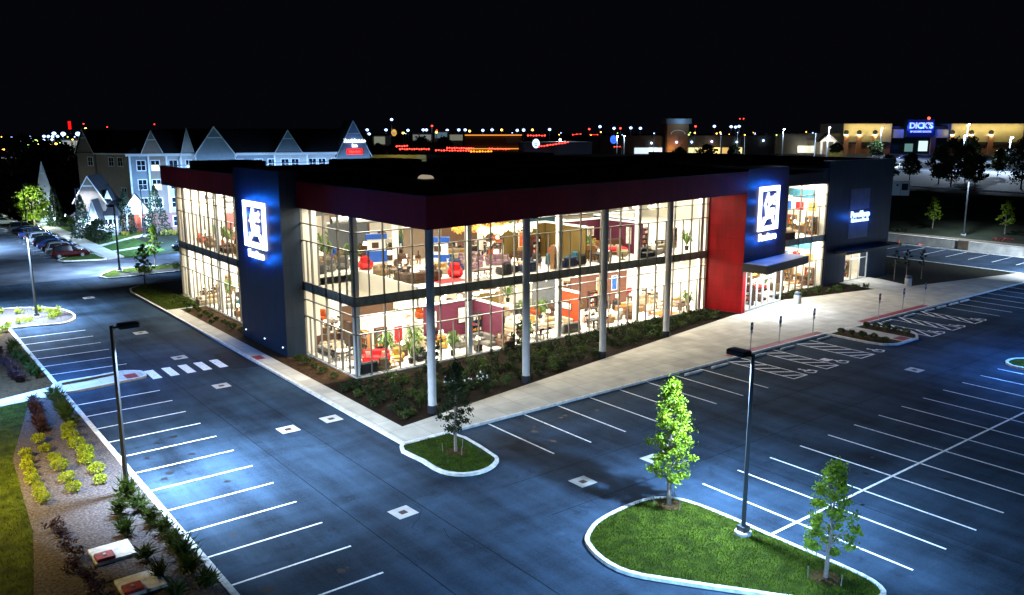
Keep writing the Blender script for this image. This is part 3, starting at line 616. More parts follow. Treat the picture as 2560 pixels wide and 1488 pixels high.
# signs -------------------------------------------------------------
def framed_sign(label, loc, rz, w, h):
    t = thing('store_sign', label, 'sign', loc, rz, 'lit signs on the store')
    d = .16; fw = .44
    f = MB()
    f.box(-w / 2, -w / 2 + fw, -d, 0, -h / 2, h / 2); f.box(w / 2 - fw, w / 2, -d, 0, -h / 2, h / 2); f.box(-w / 2 + fw, w / 2 - fw, -d, 0, h / 2 - fw, h / 2); f.box(-w / 2 + fw, w / 2 - fw, -d, 0, -h / 2, -h / 2 + fw)
    f.build('frame', M['ltwhite'], t)
    MB().box(-w / 2 + fw, w / 2 - fw, -.05, 0, -h / 2 + fw, h / 2 - fw).build('backing', mat('sign_blue_back', (.01, .035, .22), .4), t)
    tm = [M['ltwhite'], M['ltwhite']]
    textmesh('lettering', 'Art', h * .40, tm, t, (w * .03, -.12, h * .20), (R(90), 0, 0), .05, .035, .12, space=.92)
    textmesh('lettering', 'Van', h * .34, tm, t, (w * .02, -.12, -h * .055), (R(90), 0, 0), .05, .03, .1, space=.90)
    s_ = MB()
    star = [(-.22 * w + r_ * math.cos(a_), r_ * math.sin(a_)) for a_, r_ in [(k * math.pi / 4, .16 if k % 2 == 0 else .05) for k in range(8)]]
    s_.add([(x, -.14, z + .07 * h) for x, z in star], [tuple(reversed(range(8)))]); s_.build('star_emblem', M['ltwhite'], t)
    l_ = MB(); k = w * .5 - fw
    for poly in ([(-k * .66, -.185 * h), (k * .66, -.185 * h), (k * .66, -.225 * h), (-k * .66, -.255 * h)], [(-k * .66, -.25 * h), (-k * .25, -.24 * h), (-k * .62, -.375 * h), (-k * .80, -.375 * h)], [(k * .38, -.22 * h), (k * .66, -.22 * h), (k * .82, -.37 * h), (k * .66, -.37 * h)]):
        n_ = len(poly); l_.add([(x, -.13, z) for x, z in poly] + [(x, -.05, z) for x, z in poly], [tuple(range(n_))] + [(i, n_ + i, n_ + (i + 1) % n_, (i + 1) % n_) for i in range(n_)])
    l_.build('chair_emblem', M['ltwhite'], t)
    textmesh('lettering', 'Furniture', h * .225, tm, t, (0, -.10, -h * .5 - h * .15), (R(90), 0, 0), .06, .03)
    # blue halo lamps tucked round the edge of the sign, washing the wall
    for (x, z) in [(-w * .53, a_ * h / 2) for a_ in (-1.3, -.5, .35, 1)] + [(w * .53, a_ * h / 2) for a_ in (-1.3, -.5, .35, 1)] + [(-w * .2, h * .56), (w * .2, h * .56), (-w * .3, -h * .78), (w * .3, -h * .78)]:
        point('halo_lamp', (x, -.50, z), 72, (.003, .15, 1.0), .2, t)
    return t
framed_sign('framed white sign glowing blue on the dark tower in the left glass facade', (-1.605, 13.15, 9.85), -math.pi / 2, 4.35, 3.65)
x_, y_ = sp(43.55, .005)
framed_sign('framed white sign glowing blue on the dark tower above the entrance canopy', (x_, y_, 9.8), SLA, 4.05, 4.2)
t = thing('shop_sign', 'two lines of small white lit letters on the dark end block', 'sign', (63.85, -.17, 7.45), 0, 'lit signs on the store')
textmesh('lettering', 'PureSleep', .98, glow('sign_pale_blue', (.45, .62, 1), 2.2), t, (0, -.08, .30), (R(90), 0, 0), .05, .03)
textmesh('lettering', 'Mattress Store', .60, MC['sign_pale_blue'], t, (0, -.08, -.36), (R(90), 0, 0), .05, .02)
for x in (-1.9, 0, 1.9): point('halo_lamp', (x, -.6, 0), 80, (.003, .15, 1.0), .12, t)

# interior lighting: ceiling panels on both floors
WARM = (1.0, .91, .76)
IL = 600
for zc, f_ in ((5.20, 1.0), (SOF - .04, 1.12)):
    for x in [2.5 + 4.9 * i for i in range(12)]:
        for y, q in ((2.0, 2.0), (7.5, .62), (13.5, .62), (20.5, .7)):
            if zc < 6 and x < VX and 3 < y < VY: continue
            if 37.5 < x < 47 and y < 3: continue
            if x > 57: continue
            area('ceiling_light', (x, y, zc), 2.6, IL * f_ * q, WARM, size_y=2.6)
    for x in (2.3, 7.5):
        for y in (26, 31, 36): area('ceiling_light', (x, y, zc), 2.8, IL * f_ * 1.7, WARM, size_y=2.8)
area('ceiling_light', (2.6, 4.5, SOF - .05), 3, IL * 1.4, WARM, size_y=4)
area('ceiling_light', (43.2, -.6, 4.15), 5, 180, (1, .93, .84), size_y=1.5)
# ================================================================== SHOWROOM FURNITURE
PAL = dict(white=(.62, .58, .50), cream=(.40, .32, .21), tan=(.22, .13, .055), brown=(.085, .036, .015), grey=(.14, .125, .11), charcoal=(.022, .020, .020), black=(.009, .009, .010),
           red=(.42, .005, .006), lavender=(.24, .13, .17), navy=(.014, .025, .07), olive=(.13, .11, .02), oak=(.24, .11, .035), walnut=(.055, .022, .010), orange=(.55, .09, .01), blue=(.01, .09, .42), teal=(.012, .09, .13), gold=(.42, .22, .03))
def fab(c): return mat('fabric_' + c, tuple(v * (1 if c in ('white', 'red') else .72) for v in PAL[c]), .85, var=.12, scale=6)
def wood(c): return mat('wood_' + c, PAL[c], .45, var=.25, scale=2, stretch=(1, 8, 8))
def b_sofa(c, w=2.1):
    t = thing('sofa', None, 'sofa'); f = fab(c)
    MB().cbox(-w / 2, w / 2, -.45, .45, .08, .32, .04).build('base', f, t)
    MB().cbox(-w / 2 + .05, w / 2 - .05, .20, .48, .30, .88, .10).build('backrest', f, t)
    for s in (-1, 1): MB().cbox(s * (w / 2 - .11) - .11, s * (w / 2 - .11) + .11, -.46, .45, .30, .62, .08).build('armrest', f, t)
    n = 3 if w > 1.8 else 2; cw = (w - .46) / n
    for i in range(n): MB().cbox(-w / 2 + .23 + i * cw + .01, -w / 2 + .23 + (i + 1) * cw - .01, -.44, .22, .32, .48, .06).build('seat_cushion', f, t)
    for s in (-.5, .5): MB().cbox(s * (w - .9) - .2, s * (w - .9) + .2, .08, .22, .50, .80, .07).build('throw_pillow', fab('cream' if c != 'cream' else 'gold'), t)
    return t
def b_loveseat(c): return b_sofa(c, 1.5)
def b_armchair(c):
    t = thing('armchair', None, 'armchair'); f = fab(c)
    MB().cbox(-.42, .42, -.42, .42, .1, .42, .06).build('seat', f, t); MB().cbox(-.36, .36, .18, .48, .40, 1.0, .12).build('backrest', f, t)
    for s in (-1, 1): MB().cbox(s * .40 - .1, s * .40 + .1, -.42, .36, .32, .62, .08).build('armrest', f, t)
    for s in (-1, 1):
        for q in (-1, 1): MB().tube((s * .34, q * .34, 0), (s * .34, q * .34, .11), .03).build('leg', wood('walnut'), t)
    return t
def b_sectional(c):
    t = thing('sectional_sofa', None, 'sofa'); f = fab(c)
    MB().cbox(-1.5, 1.5, -.45, .5, .08, .34, .05).build('base', f, t); MB().cbox(.6, 1.5, -1.5, -.46, .08, .34, .05).build('chaise', f, t)
    MB().cbox(-1.5, 1.5, .24, .52, .33, .86, .1).build('backrest', f, t); MB().cbox(1.24, 1.52, -1.3, .23, .33, .84, .1).build('backrest', f, t)
    MB().cbox(-1.52, -1.28, -.45, .23, .33, .62, .08).build('armrest', f, t)
    for i in range(3): MB().cbox(-1.26 + i * .82, -.46 + i * .82, -.43, .23, .34, .50, .06).build('seat_cushion', f, t)
    for i in range(3): MB().cbox(-1.1 + i * .8, -.65 + i * .8, .1, .24, .50, .82, .06).build('throw_pillow', fab(('white', 'gold', 'grey')[i]), t)
    return t
def b_table(c, w=1.5, d=.9, h=.76, name='dining_table'):
    t = thing(name, None, 'table'); m = wood(c)
    MB().cbox(-w / 2, w / 2, -d / 2, d / 2, h - .06, h, .02).build('tabletop', m, t)
    for s in (-1, 1):
        for q in (-1, 1): MB().box(s * (w / 2 - .09) - .04, s * (w / 2 - .09) + .04, q * (d / 2 - .09) - .04, q * (d / 2 - .09) + .04, 0, h - .06).build('leg', m, t)
    MB().lathe([(.06, h), (.10, h + .08), (.05, h + .2), (.11, h + .32)], 8).build('vase', M['white'], t)
    return t
def b_coffee(c): return b_table(c, 1.1, .6, .42, 'coffee_table')
def b_chair(c):
    t = thing('dining_chair', None, 'chair'); m = wood(c) if c in ('oak', 'walnut') else fab(c)
    MB().cbox(-.22, .22, -.22, .22, .42, .48, .02).build('seat', m, t)
    b = MB(); b.box(-.21, .21, .19, .22, .82, .98); b.box(-.21, -.17, .19, .22, .48, .82); b.box(.17, .21, .19, .22, .48, .82); b.box(-.02, .02, .19, .22, .48, .82); b.build('backrest', m, t)
    for s in (-1, 1):
        for q in (-1, 1): MB().box(s * .19 - .02, s * .19 + .02, q * .19 - .02, q * .19 + .02, 0, .42).build('leg', m, t)
    return t
def b_dresser(c):
    t = thing('dresser', None, 'cabinet'); m = wood(c)
    MB().cbox(-.75, .75, -.24, .24, .08, .9, .02).build('body', m, t)
    for i in range(2):
        for j in range(3):
            d = MB().box(-.71 + i * .72, -.01 + i * .72, -.262, -.241, .13 + j * .25, .36 + j * .25).build('drawer', m, t)
            MB().box(-.41 + i * .72, -.31 + i * .72, -.285, -.263, .235 + j * .25, .255 + j * .25).build('handle', M['steel'], d)
    MB().cbox(-.3, .3, -.1, .05, .9, 1.15, .05).build('ornament', fab('gold'), t)
    return t
def b_shelf(c):
    t = thing('bookcase', None, 'bookcase'); m = wood(c); b = MB()
    b.box(-.5, -.46, -.18, .18, 0, 2); b.box(.46, .5, -.18, .18, 0, 2); b.box(-.46, .46, .14, .18, 0, 2); b.build('carcass', m, t)
    for k in range(5):
        MB().box(-.46, .46, -.18, .14, .05 + k * .46, .09 + k * .46).build('shelf', m, t)
    bk = MB(); r_ = random.Random(len(c))
    for k in range(4):
        x = -.42
        while x < .36:
            w = r_.uniform(.04, .14); bk.box(x, x + w * .9, -.1, .1, .09 + k * .46, .09 + k * .46 + r_.uniform(.15, .36), r_.randint(0, 4)); x += w
    bk.build('books', [fab('red'), fab('gold'), fab('white'), fab('teal'), fab('charcoal')], t)
    return t
def b_bed(c):
    t = thing('bed', None, 'bed'); m = wood('walnut' if c != 'white' else 'oak')
    MB().box(-.85, .85, -1.0, 1.0, .12, .36).build('frame', m, t); MB().cbox(-.95, .95, 1.0, 1.12, 0, 1.3, .05).build('headboard', m, t)
    MB().cbox(-.82, .82, -.98, .98, .36, .62, .09).build('mattress', fab('white'), t); MB().cbox(-.86, .86, -1.0, .3, .40, .67, .08).build('blanket', fab(c), t)
    for s in (-.42, .42): MB().cbox(s - .32, s + .32, .5, .92, .62, .8, .09).build('pillow', fab('cream'), t)
    return t
def b_lamp(c):
    t = thing('floor_lamp', None, 'lamp')
    MB().lathe([(.16, 0), (.16, .03), (.02, .05)], 12).build('base', M['black'], t); MB().tube((0, 0, .04), (0, 0, 1.35), .016).build('stem', M['black'], t)
    MB().lathe([(.22, 1.3), (.15, 1.62)], 14).build('lamp_shade', glow('lampshade_glow', (1, .84, .6), 4), t); return t
def b_sidelamp(c):
    t = thing('side_table', None, 'side table'); m = wood(c)
    MB().cbox(-.28, .28, -.28, .28, .06, .58, .03).build('cabinet', m, t); MB().lathe([(.09, .58), (.04, .7), (.1, .84), (.02, .95)], 10).build('lamp_base', fab('gold'), t)
    MB().lathe([(.20, .93), (.14, 1.2)], 12).build('lamp_shade', MC.get('lampshade_glow') or glow('lampshade_glow', (1, .84, .6), 4), t); return t
def b_plant(c):
    t = thing('potted_palm', None, 'plant'); r_ = random.Random(4)
    MB().lathe([(.16, 0), (.22, .4), (.20, .42)], 12).build('pot', fab('charcoal'), t); m = MB()
    for k in range(26):
        a = r_.uniform(0, 6.28); l = r_.uniform(.6, 1.1); h = r_.uniform(.7, 1.5); p = Vector((0, 0, .4)); q = Vector((math.cos(a) * l * .45, math.sin(a) * l * .45, .4 + h)); e = Vector((math.cos(a) * l, math.sin(a) * l, .2 + h * r_.uniform(.6, 1)))
        n = Vector((-math.sin(a), math.cos(a), 0)) * .09
        m.add([p, q - n, q + n, e], [(0, 1, 3, 2)])
        for i in range(6):
            u = q.lerp(e, i / 6); m.leaf(u, .22, r_, ratio=.3)
    m.build('fronds', mat('houseplant_green', (.10, .18, .02), .6, col2=(.05, .10, .01), scale=4), t); return t
def b_rug(c):
    t = MB().cbox(-1.3, 1.3, -.9, .9, .002, .018, .008).build('rug', mat('rug_' + c, PAL[c], .95, var=.35, scale=5)); return tag(t, None, 'rug')
def b_table_round(c):
    t = thing('round_table', None, 'table'); m = wood(c) if c in ('oak', 'walnut') else fab(c)
    MB().lathe([(.55, .70), (.58, .72), (.58, .75), (.55, .76)], 20).build('tabletop', m, t); MB().lathe([(.28, 0), (.28, .03), (.06, .08), (.06, .70)], 12).build('pedestal', m, t); return t
def b_kiosk(c):
    t = thing('display_stand', None, 'display stand'); m = mat('display_blue', (.006, .07, .36), .45)
    MB().box(-.9, .9, -.25, .25, .0, .95).build('plinth', m, t); MB().box(-.8, .8, -.04, .04, .95, 2.0).build('poster_panel', M['white'], t)
    MB().box(-.92, .92, -.16, .16, 2.0, 2.45).build('header', m, t); MB().cbox(-.4, .2, -.05, -.041, 1.2, 1.7, .02).build('poster_picture', fab('brown'), t); return t
def b_cart(c):
    t = thing('wheeled_cart_table', None, 'table'); m = wood('walnut')
    MB().cbox(-1.0, 1.0, -.4, .4, .68, .76, .02).build('tabletop', m, t)
    for x in (-.6, .6):
        for y in (-.38, .38):
            w = MB(); n = 16
            for i in range(n):
                a0, a1 = 6.2832 * i / n, 6.2832 * (i + 1) / n
                w.tube((x + .33 * math.cos(a0), y, .35 + .33 * math.sin(a0)), (x + .33 * math.cos(a1), y, .35 + .33 * math.sin(a1)), .022, n=5)
                if i % 2 == 0: w.tube((x, y, .35), (x + .33 * math.cos(a0), y, .35 + .33 * math.sin(a0)), .012, n=4)
            w.build('wheel', M['black'], t)
    return t
def b_recliner(c):
    t = thing('recliner', None, 'armchair'); f = fab(c)
    MB().cbox(-.48, .48, -.45, .45, .06, .46, .1).build('seat', f, t); MB().cbox(-.40, .40, .15, .55, .42, 1.08, .16).build('backrest', f, t)
    for s in (-1, 1): MB().cbox(s * .46 - .13, s * .46 + .13, -.48, .4, .2, .66, .12).build('armrest', f, t)
    MB().cbox(-.34, .34, -.78, -.46, .2, .42, .09).build('footrest', f, t); return t
B = {k[2:]: v for k, v in globals().items() if k.startswith('b_')}
ROOT = {}
NAMES = dict(sofa='three-seat sofa', loveseat='two-seat sofa', armchair='armchair', sectional='corner sofa with chaise', table='dining table', coffee='low coffee table', chair='dining chair', dresser='dresser', shelf='bookcase full of books',
             bed='made-up double bed', lamp='standing lamp with glowing shade', sidelamp='lit table lamp', plant='potted palm', rug='patterned rug', table_round='round table', kiosk='display stand with white poster', cart='table on spoked wheels', recliner='recliner')
FLOORZ = (.15, 5.82)
def zone(x, y):
    if y > 17: return 'behind the left end window'
    if x > 57.2: return 'in the end block doorway'
    if x > 46: return 'behind the narrow window'
    if x > 37.6: return 'inside the entrance'
    if x < 3.2: return 'by the glass corner'
    if x < 9: return 'behind the nearest round column'
    if x < 17: return 'left of the second round column' if x < 12 else 'behind the second round column'
    if x < 24: return 'behind the third round column'
    if x < 31: return 'behind the fourth round column'
    return 'beside the red wall'
PLACED = []
def put(kind, c, x, y, fl, rz=0.0, r=.9, label=None):
    z = FLOORZ[fl]
    lab = label or '%s%s %s, %s' % ('' if kind in ('lamp', 'sidelamp', 'plant', 'kiosk', 'shelf') else c + ' ', NAMES[kind], 'upstairs' if fl else 'downstairs', zone(x, y))
    key = (kind, c)
    if key not in ROOT:
        o = B[kind](c); ROOT[key] = o; o.location = (x, y, z); o.rotation_euler = (0, 0, rz); o['label'] = lab; LABELLED.append(o)
    else: o = dup(ROOT[key], (x, y, z), rz, lab)
    o['group'] = 'furniture set out in the showroom'
    PLACED.append((x, y, fl, r)); return o
def dinette(c, x, y, fl, rz=0.0, chairs=4, cc=None, kind='table'):
    put(kind, c, x, y, fl, rz, 1.2)
    for i, (u, v, a) in enumerate(((-.4, -.62, math.pi), (.4, -.62, math.pi), (-.4, .62, 0), (.4, .62, 0))[:chairs]):
        put('chair', cc or c, x + u * math.cos(rz) - v * math.sin(rz), y + u * math.sin(rz) + v * math.cos(rz), fl, rz + a, .2)
# display walls
def dwall(label, c, boxes, cap=True):
    t = thing('display_wall', label, 'partition wall', (0, 0, 0), 0, 'display walls in the showroom'); m = mat('wall_' + c, WC[c], .8, var=.06, scale=1.5)
    for bx in boxes:
        w_ = MB().box(*bx).build('panel', m, t)
        if cap: MB().box(bx[0] - .06, bx[1] + .06, bx[2] - .06, bx[3] + .06, bx[5], bx[5] + .14).build('cap', M['white'], w_)
WC = dict(maroon=(.065, .001, .018), orange=(.50, .036, .002), olive=(.10, .060, .004), white=(.50, .46, .38), navy=(.012, .045, .10), brick=(.13, .05, .03), pink=(.30, .10, .10), taupe=(.22, .16, .11), slate=(.10, .11, .12), umber=(.10, .05, .025), teal=(.01, .07, .09))
dwall('dark pink display wall downstairs behind the grey corner sofa', 'maroon', [(9.2, 14.2, 5.8, 5.95, .15, 3.1), (14.05, 14.2, 1.6, 5.79, .15, 3.1)])
dwall('orange display wall downstairs between second and third round columns', 'orange', [(22.4, 22.55, 1.7, 4.7, .15, 3.2)])
dwall('olive display wall downstairs just right of the dark pink one', 'olive', [(14.4, 17.4, 6.6, 6.75, .15, 3.3)])
dwall('white display wall downstairs behind the red sofa', 'white', [(3.4, 8.0, 6.6, 6.75, .15, 2.6), (5.5, 6.5, 4.6, 4.72, .15, 2.4)])
dwall('brick display wall downstairs behind the fourth round column', 'brick', [(26.5, 34.0, 7.2, 7.35, .15, 3.4)])
dwall('white display wall downstairs at the back of the front showroom', 'white', [(16, 36, 17.0, 17.15, .15, 3.4)])
dwall('maroon room of display walls upstairs behind the third round column', 'maroon', [(25.0, 30.6, 7.6, 7.75, 5.82, 8.7), (30.45, 30.6, 2.0, 7.59, 5.82, 8.7)])
dwall('dark blue display wall upstairs right of the maroon room', 'navy', [(31.0, 31.15, 3.0, 9.0, 5.82, 8.9)])
dwall('olive yellow alcove of display walls upstairs behind the second round column', 'olive', [(18.4, 23.2, 7.0, 7.15, 5.82, 8.9), (23.05, 23.2, 1.6, 6.99, 5.82, 8.9)])
dwall('white display wall upstairs beside the red wall', 'white', [(31.6, 37.0, 9.4, 9.55, 5.82, 8.8)])
dwall('white back wall of the upstairs showroom', 'white', [(8, 37, 26.5, 26.65, 5.82, 9.6)], False)
dwall('pink display wall upstairs behind the left end window', 'pink', [(4.5, 4.65, 30, 37, 5.82, 9.0)])
dwall('white display wall downstairs behind the left end window', 'white', [(7.5, 7.65, 20, 37, .15, 3.3)])
def art(label, x, y, z, w, h, c, rz=0.0):
    t = thing('framed_picture', label, 'picture', (x, y, z), rz, 'pictures on the display walls')
    MB().box(-w / 2, w / 2, -.05, 0, -h / 2, h / 2).build('frame', wood('walnut') if c == 'white' else M['white'], t); MB().box(-w / 2 + .08, w / 2 - .08, -.06, -.051, -h / 2 + .08, h / 2 - .08).build('canvas', mat('canvas_' + c, PAL[c], .8, var=.5, scale=3), t)
for lab, c, bx in (('taupe display wall upstairs behind the lavender sofas', 'taupe', (11.5, 15.5, 12.6, 12.75, 5.82, 8.6)), ('grey display wall upstairs at the far left of the back row', 'slate', (7.2, 11.2, 18.6, 18.75, 5.82, 8.8)), ('brown display wall upstairs behind the dining tables', 'umber', (17, 23, 15.2, 15.35, 5.82, 8.8)), ('teal display wall upstairs right of the back row', 'teal', (25.5, 30.5, 13.2, 13.35, 5.82, 8.8)), ('taupe display wall downstairs behind the olive one', 'taupe', (15.5, 20.5, 10.2, 10.35, .15, 3.2)), ('grey display wall downstairs behind the brick one', 'slate', (23, 25.8, 8.6, 8.75, .15, 3.2)), ('umber display wall downstairs left behind the white one', 'umber', (4, 9, 10.4, 10.55, .15, 3.0)), ('taupe display wall behind the narrow window downstairs', 'taupe', (48.4, 53.4, 6.6, 6.75, .15, 4.4)), ('slate display wall behind the narrow window upstairs', 'slate', (48.4, 55.4, 8.6, 8.75, 5.82, 10.2)), ('umber display wall behind the left end window upstairs', 'umber', (11.2, 11.35, 18.5, 27, 5.82, 9.4))):
    dwall(lab, c, [bx])
art('white picture left on the dark pink wall downstairs', 10.0, 5.78, 1.9, .8, 1.5, 'white'); art('white picture right on the dark pink wall downstairs', 12.9, 5.78, 1.9, .9, 1.4, 'white')
art('red and blue abstract picture beside the bookcase downstairs', 6.0, 4.58, 1.5, .9, 1.5, 'red'); art('gold picture on the brick wall downstairs', 30.2, 7.18, 2.2, .9, 1.7, 'gold'); art('blue picture on the brick wall downstairs', 32.2, 7.18, 2.3, .8, 1.5, 'blue')
art('white picture on the orange wall downstairs', 22.38, 3.2, 1.9, 1.4, .7, 'white', -math.pi / 2); art('left cream picture in the maroon room upstairs', 27.0, 7.58, 7.6, .9, .9, 'cream'); art('right cream picture in the maroon room upstairs', 29.2, 7.58, 7.6, .9, .9, 'cream')
art('tall white picture on the side of the maroon room upstairs', 30.43, 3.6, 7.5, .8, 1.7, 'white', -math.pi / 2); art('orange picture in the olive alcove upstairs', 20.5, 6.98, 7.6, 1.2, 1.4, 'orange')
art('white picture on the olive wall downstairs', 15.8, 6.58, 2.1, .7, 1.1, 'white')
# pieces one can make out in the photograph
put('sofa', 'red', 3.1, 2.9, 0, -R(28)); put('loveseat', 'charcoal', 1.15, .75, 0, math.pi, 1); put('coffee', 'oak', 3.4, .95, 0, R(20), .7); put('armchair', 'tan', 2.5, .8, 0, R(160), .7)
put('shelf', 'walnut', 4.7, 5.0, 0, 0, .5); put('plant', 'black', 4.9, .9, 0, 0, .5); put('plant', 'black', 8.6, .8, 0, 1, .5); put('plant', 'black', 16.0, .8, 0, 2, .5); put('plant', 'black', 35.9, .8, 0, 2, .5); put('plant', 'black', 36.3, 1.6, 1, 2, .5)
put('table_round', 'white', 1.3, 5.0, 0, 0, 1.1)
for i in range(4): put('chair', 'charcoal', 1.3 + .75 * math.cos(i * 1.57 + .5), 5.0 + .75 * math.sin(i * 1.57 + .5), 0, i * 1.57 + .5 - 1.57, .2)
put('table_round', 'walnut', 1.2, 2.5, 0, 0, .7); put('sidelamp', 'walnut', 5.5, 3.0, 0, 0, .4); put('armchair', 'cream', 6.4, 2.3, 0, R(120), .7); put('bed', 'cream', 1.7, 7.3, 0, 0, 1.2)
put('sectional', 'grey', 11.6, 2.6, 0, 0, 1.6); put('sidelamp', 'black', 10.9, .7, 0, 0, .4); put('chair', 'black', 9.3, 1.2, 0, 1, .4); put('chair', 'black', 8.0, 1.9, 0, 2, .4); put('armchair', 'white', 10.3, 4.6, 0, R(20), .7); put('shelf', 'black', 13.5, 4.6, 0, 0, .5)
put('loveseat', 'cream', 15.6, 3.9, 0, R(10)); put('table_round', 'oak', 15.4, 2.2, 0, 0, .8); put('sofa', 'white', 18.6, 5.6, 0, R(10)); put('armchair', 'charcoal', 18.0, 3.9, 0, R(200), .7)
dinette('walnut', 17.4, 1.1, 0, R(5), 4, 'black'); put('sectional', 'cream', 20.6, 3.2, 0, 0, 1.6); put('sofa', 'grey', 20.8, 1.1, 0, math.pi); put('sidelamp', 'black', 21.9, 4.0, 0, 0, .4)
put('sofa', 'white', 25.2, 2.9, 0, R(15)); dinette('black', 23.9, 1.0, 0, 0, 4, 'black'); put('armchair', 'white', 27.6, 2.1, 0, R(200), .7); put('dresser', 'oak', 29.3, 3.0, 0, R(-20)); put('coffee', 'walnut', 31.3, 1.5, 0, R(10), .9); put('sofa', 'tan', 31.2, 3.2, 0, 0)
dinette('oak', 33.9, 3.0, 0, R(10), 4, 'oak', 'table_round'); dinette('walnut', 35.3, 1.4, 0, 0, 2, 'walnut', 'table_round'); put('sofa', 'cream', 34.6, 5.4, 0, 0)
put('rug', 'orange', 32.9, 1.2, 0, 0, .2)
# upstairs
put('sectional', 'brown', 6.9, 2.6, 1, math.pi, 1.7); put('rug', 'red', 9.0, 1.8, 1, 0, .3); put('kiosk', 'blue', 9.3, 13.6, 1, R(-20)); put('kiosk', 'blue', 12.4, 8.4, 1, R(-40))
put('recliner', 'brown', 9.4, 9.6, 1, R(-40)); put('recliner', 'brown', 12.4, 16.5, 1, R(-50)); put('recliner', 'brown', 10.0, 17.5, 1, R(-30)); put('recliner', 'tan', 6.6, 15.2, 1, R(-30)); put('recliner', 'grey', 3.6, 11.4, 1, R(-60)); put('recliner', 'grey', 5.2, 12.0, 1, R(-40)); put('sofa', 'charcoal', 1.6, 10.2, 1, math.pi); put('recliner', 'red', 6.6, 10.6, 1, R(-20)); put('plant', 'black', 3.0, 13.6, 1); put('plant', 'black', 6.8, 13.6, 1)
put('cart', 'walnut', 11.4, 1.0, 1, 0, 1.1); put('recliner', 'red', 10.4, 3.0, 1, R(-30)); put('recliner', 'navy', 11.6, 4.6, 1, R(-30)); put('armchair', 'white', 10.6, 6.4, 1, R(-60)); put('sofa', 'lavender', 15.6, 8.2, 1, R(-15)); put('sofa', 'lavender', 16.6, 5.6, 1, R(-30)); put('sofa', 'lavender', 13.6, 5.4, 1, R(10)); put('recliner', 'charcoal', 14.0, 1.3, 1, math.pi); put('loveseat', 'navy', 16.4, 1.3, 1, math.pi); put('sidelamp', 'black', 15.2, 1.6, 1)
dinette('walnut', 20.5, 11.6, 1, 0, 4, 'walnut'); dinette('walnut', 17.2, 12.8, 1, .2, 4, 'black'); dinette('black', 23.4, 11.4, 1, 0, 4, 'charcoal'); put('dresser', 'walnut', 19.6, 6.4, 1); put('shelf', 'walnut', 21.6, 6.6, 1); put('armchair', 'charcoal', 19.0, 3.4, 1, R(-40)); put('loveseat', 'navy', 20.6, 1.2, 1, math.pi); put('armchair', 'black', 22.0, 1.2, 1, math.pi)
put('bed', 'lavender', 27.2, 6.2, 1); put('dresser', 'orange' if 0 else 'oak', 29.2, 7.1, 1); dinette('black', 24.8, 1.6, 1, .1, 4, 'black'); put('table_round', 'olive', 27.2, 1.2, 1); put('armchair', 'cream', 28.4, 2.4, 1, R(30)); put('sidelamp', 'oak', 25.6, 7.0, 1); put('bed', 'white', 26.0, 3.2, 1, R(90))
dinette('oak', 33.0, 6.4, 1, 0, 4, 'white'); put('sofa', 'cream', 33.2, 2.0, 1, math.pi); put('loveseat', 'charcoal', 34.9, 3.4, 1, R(-20)); put('armchair', 'white', 32.0, 1.6, 1, R(90)); put('dresser', 'oak', 35.4, 8.7, 1); put('bed', 'white', 33.8, 8.1, 1)
# the rest of the floor: rows of groups, denser near the glass
MIX = ['sofa', 'loveseat', 'armchair', 'recliner', 'sectional', 'coffee', 'dresser', 'bed', 'sidelamp', 'lamp', 'plant', 'dinette', 'shelf', 'armchair', 'sofa', 'sidelamp', 'lamp', 'armchair', 'coffee', 'dinette', 'plant']
CM = dict(sofa=['cream', 'grey', 'brown', 'white', 'tan', 'charcoal', 'red', 'teal'], loveseat=['white', 'charcoal', 'tan', 'cream'], armchair=['white', 'brown', 'orange', 'charcoal', 'red', 'teal', 'blue', 'gold'], recliner=['brown', 'tan', 'grey', 'charcoal'], sectional=['cream', 'grey', 'brown'],
          coffee=['walnut', 'oak'], dresser=['walnut', 'oak', 'white' if 0 else 'walnut'], bed=['white', 'teal', 'red', 'blue'], sidelamp=['walnut', 'oak'], lamp=['black'], plant=['black'], shelf=['walnut', 'oak'])
fr_ = random.Random(21)
def fill(x0, x1, y0, y1, fl, step, skip=None):
    y = y0
    while y < y1:
        x = x0
        while x < x1:
            px, py = x + fr_.uniform(-.5, .5), y + fr_.uniform(-.4, .4); k = fr_.choice(MIX)
            need = dict(sectional=1.8, sofa=1.35, bed=1.4, dinette=1.35).get(k, .9)
            ok = not (skip and skip(px, py)) and all(fl != q[2] or math.hypot(px - q[0], py - q[1]) > (need + q[3]) * .70 for q in PLACED)
            if ok:
                rz = fr_.choice((0, 0, math.pi / 2, -math.pi / 2, .5, -.5))
                if k == 'dinette': dinette(fr_.choice(('walnut', 'oak')), px, py, fl, rz, 4, fr_.choice(('walnut', 'oak', 'white', 'charcoal')))
                else: put(k, fr_.choice(CM[k]), px, py, fl, rz, need)
            x += step
        y += step
wall_g = lambda x, y: (8.8 < x < 14.6 and 5.3 < y < 6.4) or (13.6 < x < 14.6 and y < 6) or (22 < x < 23 and y < 5) or (26 < x < 34.4 and 6.8 < y < 7.8) or y > 16.4 or (15 < x < 21 and 9.7 < y < 10.9) or (4 < x < 9 and 9.9 < y < 11) or (3 < x < 8.4 and 6.2 < y < 7.2) or (14 < x < 18 and 6.2 < y < 7.2)
wall_u = lambda x, y: (x < 6.4 and y < 9.8) or (18 < x < 23.8 and 6.5 < y < 7.7) or (22.6 < x < 23.7 and y < 7.4) or (24.6 < x < 31.6 and 7.1 < y < 8.3) or (30 < x < 31.6 and y < 9.4) or y > 25.8 or (11 < x < 16 and 12.1 < y < 13.3) or (16.6 < x < 23.4 and 14.7 < y < 15.9) or (7 < x < 11.5 and 18 < y < 19.3) or (31 < x < 37.4 and 9 < y < 10)
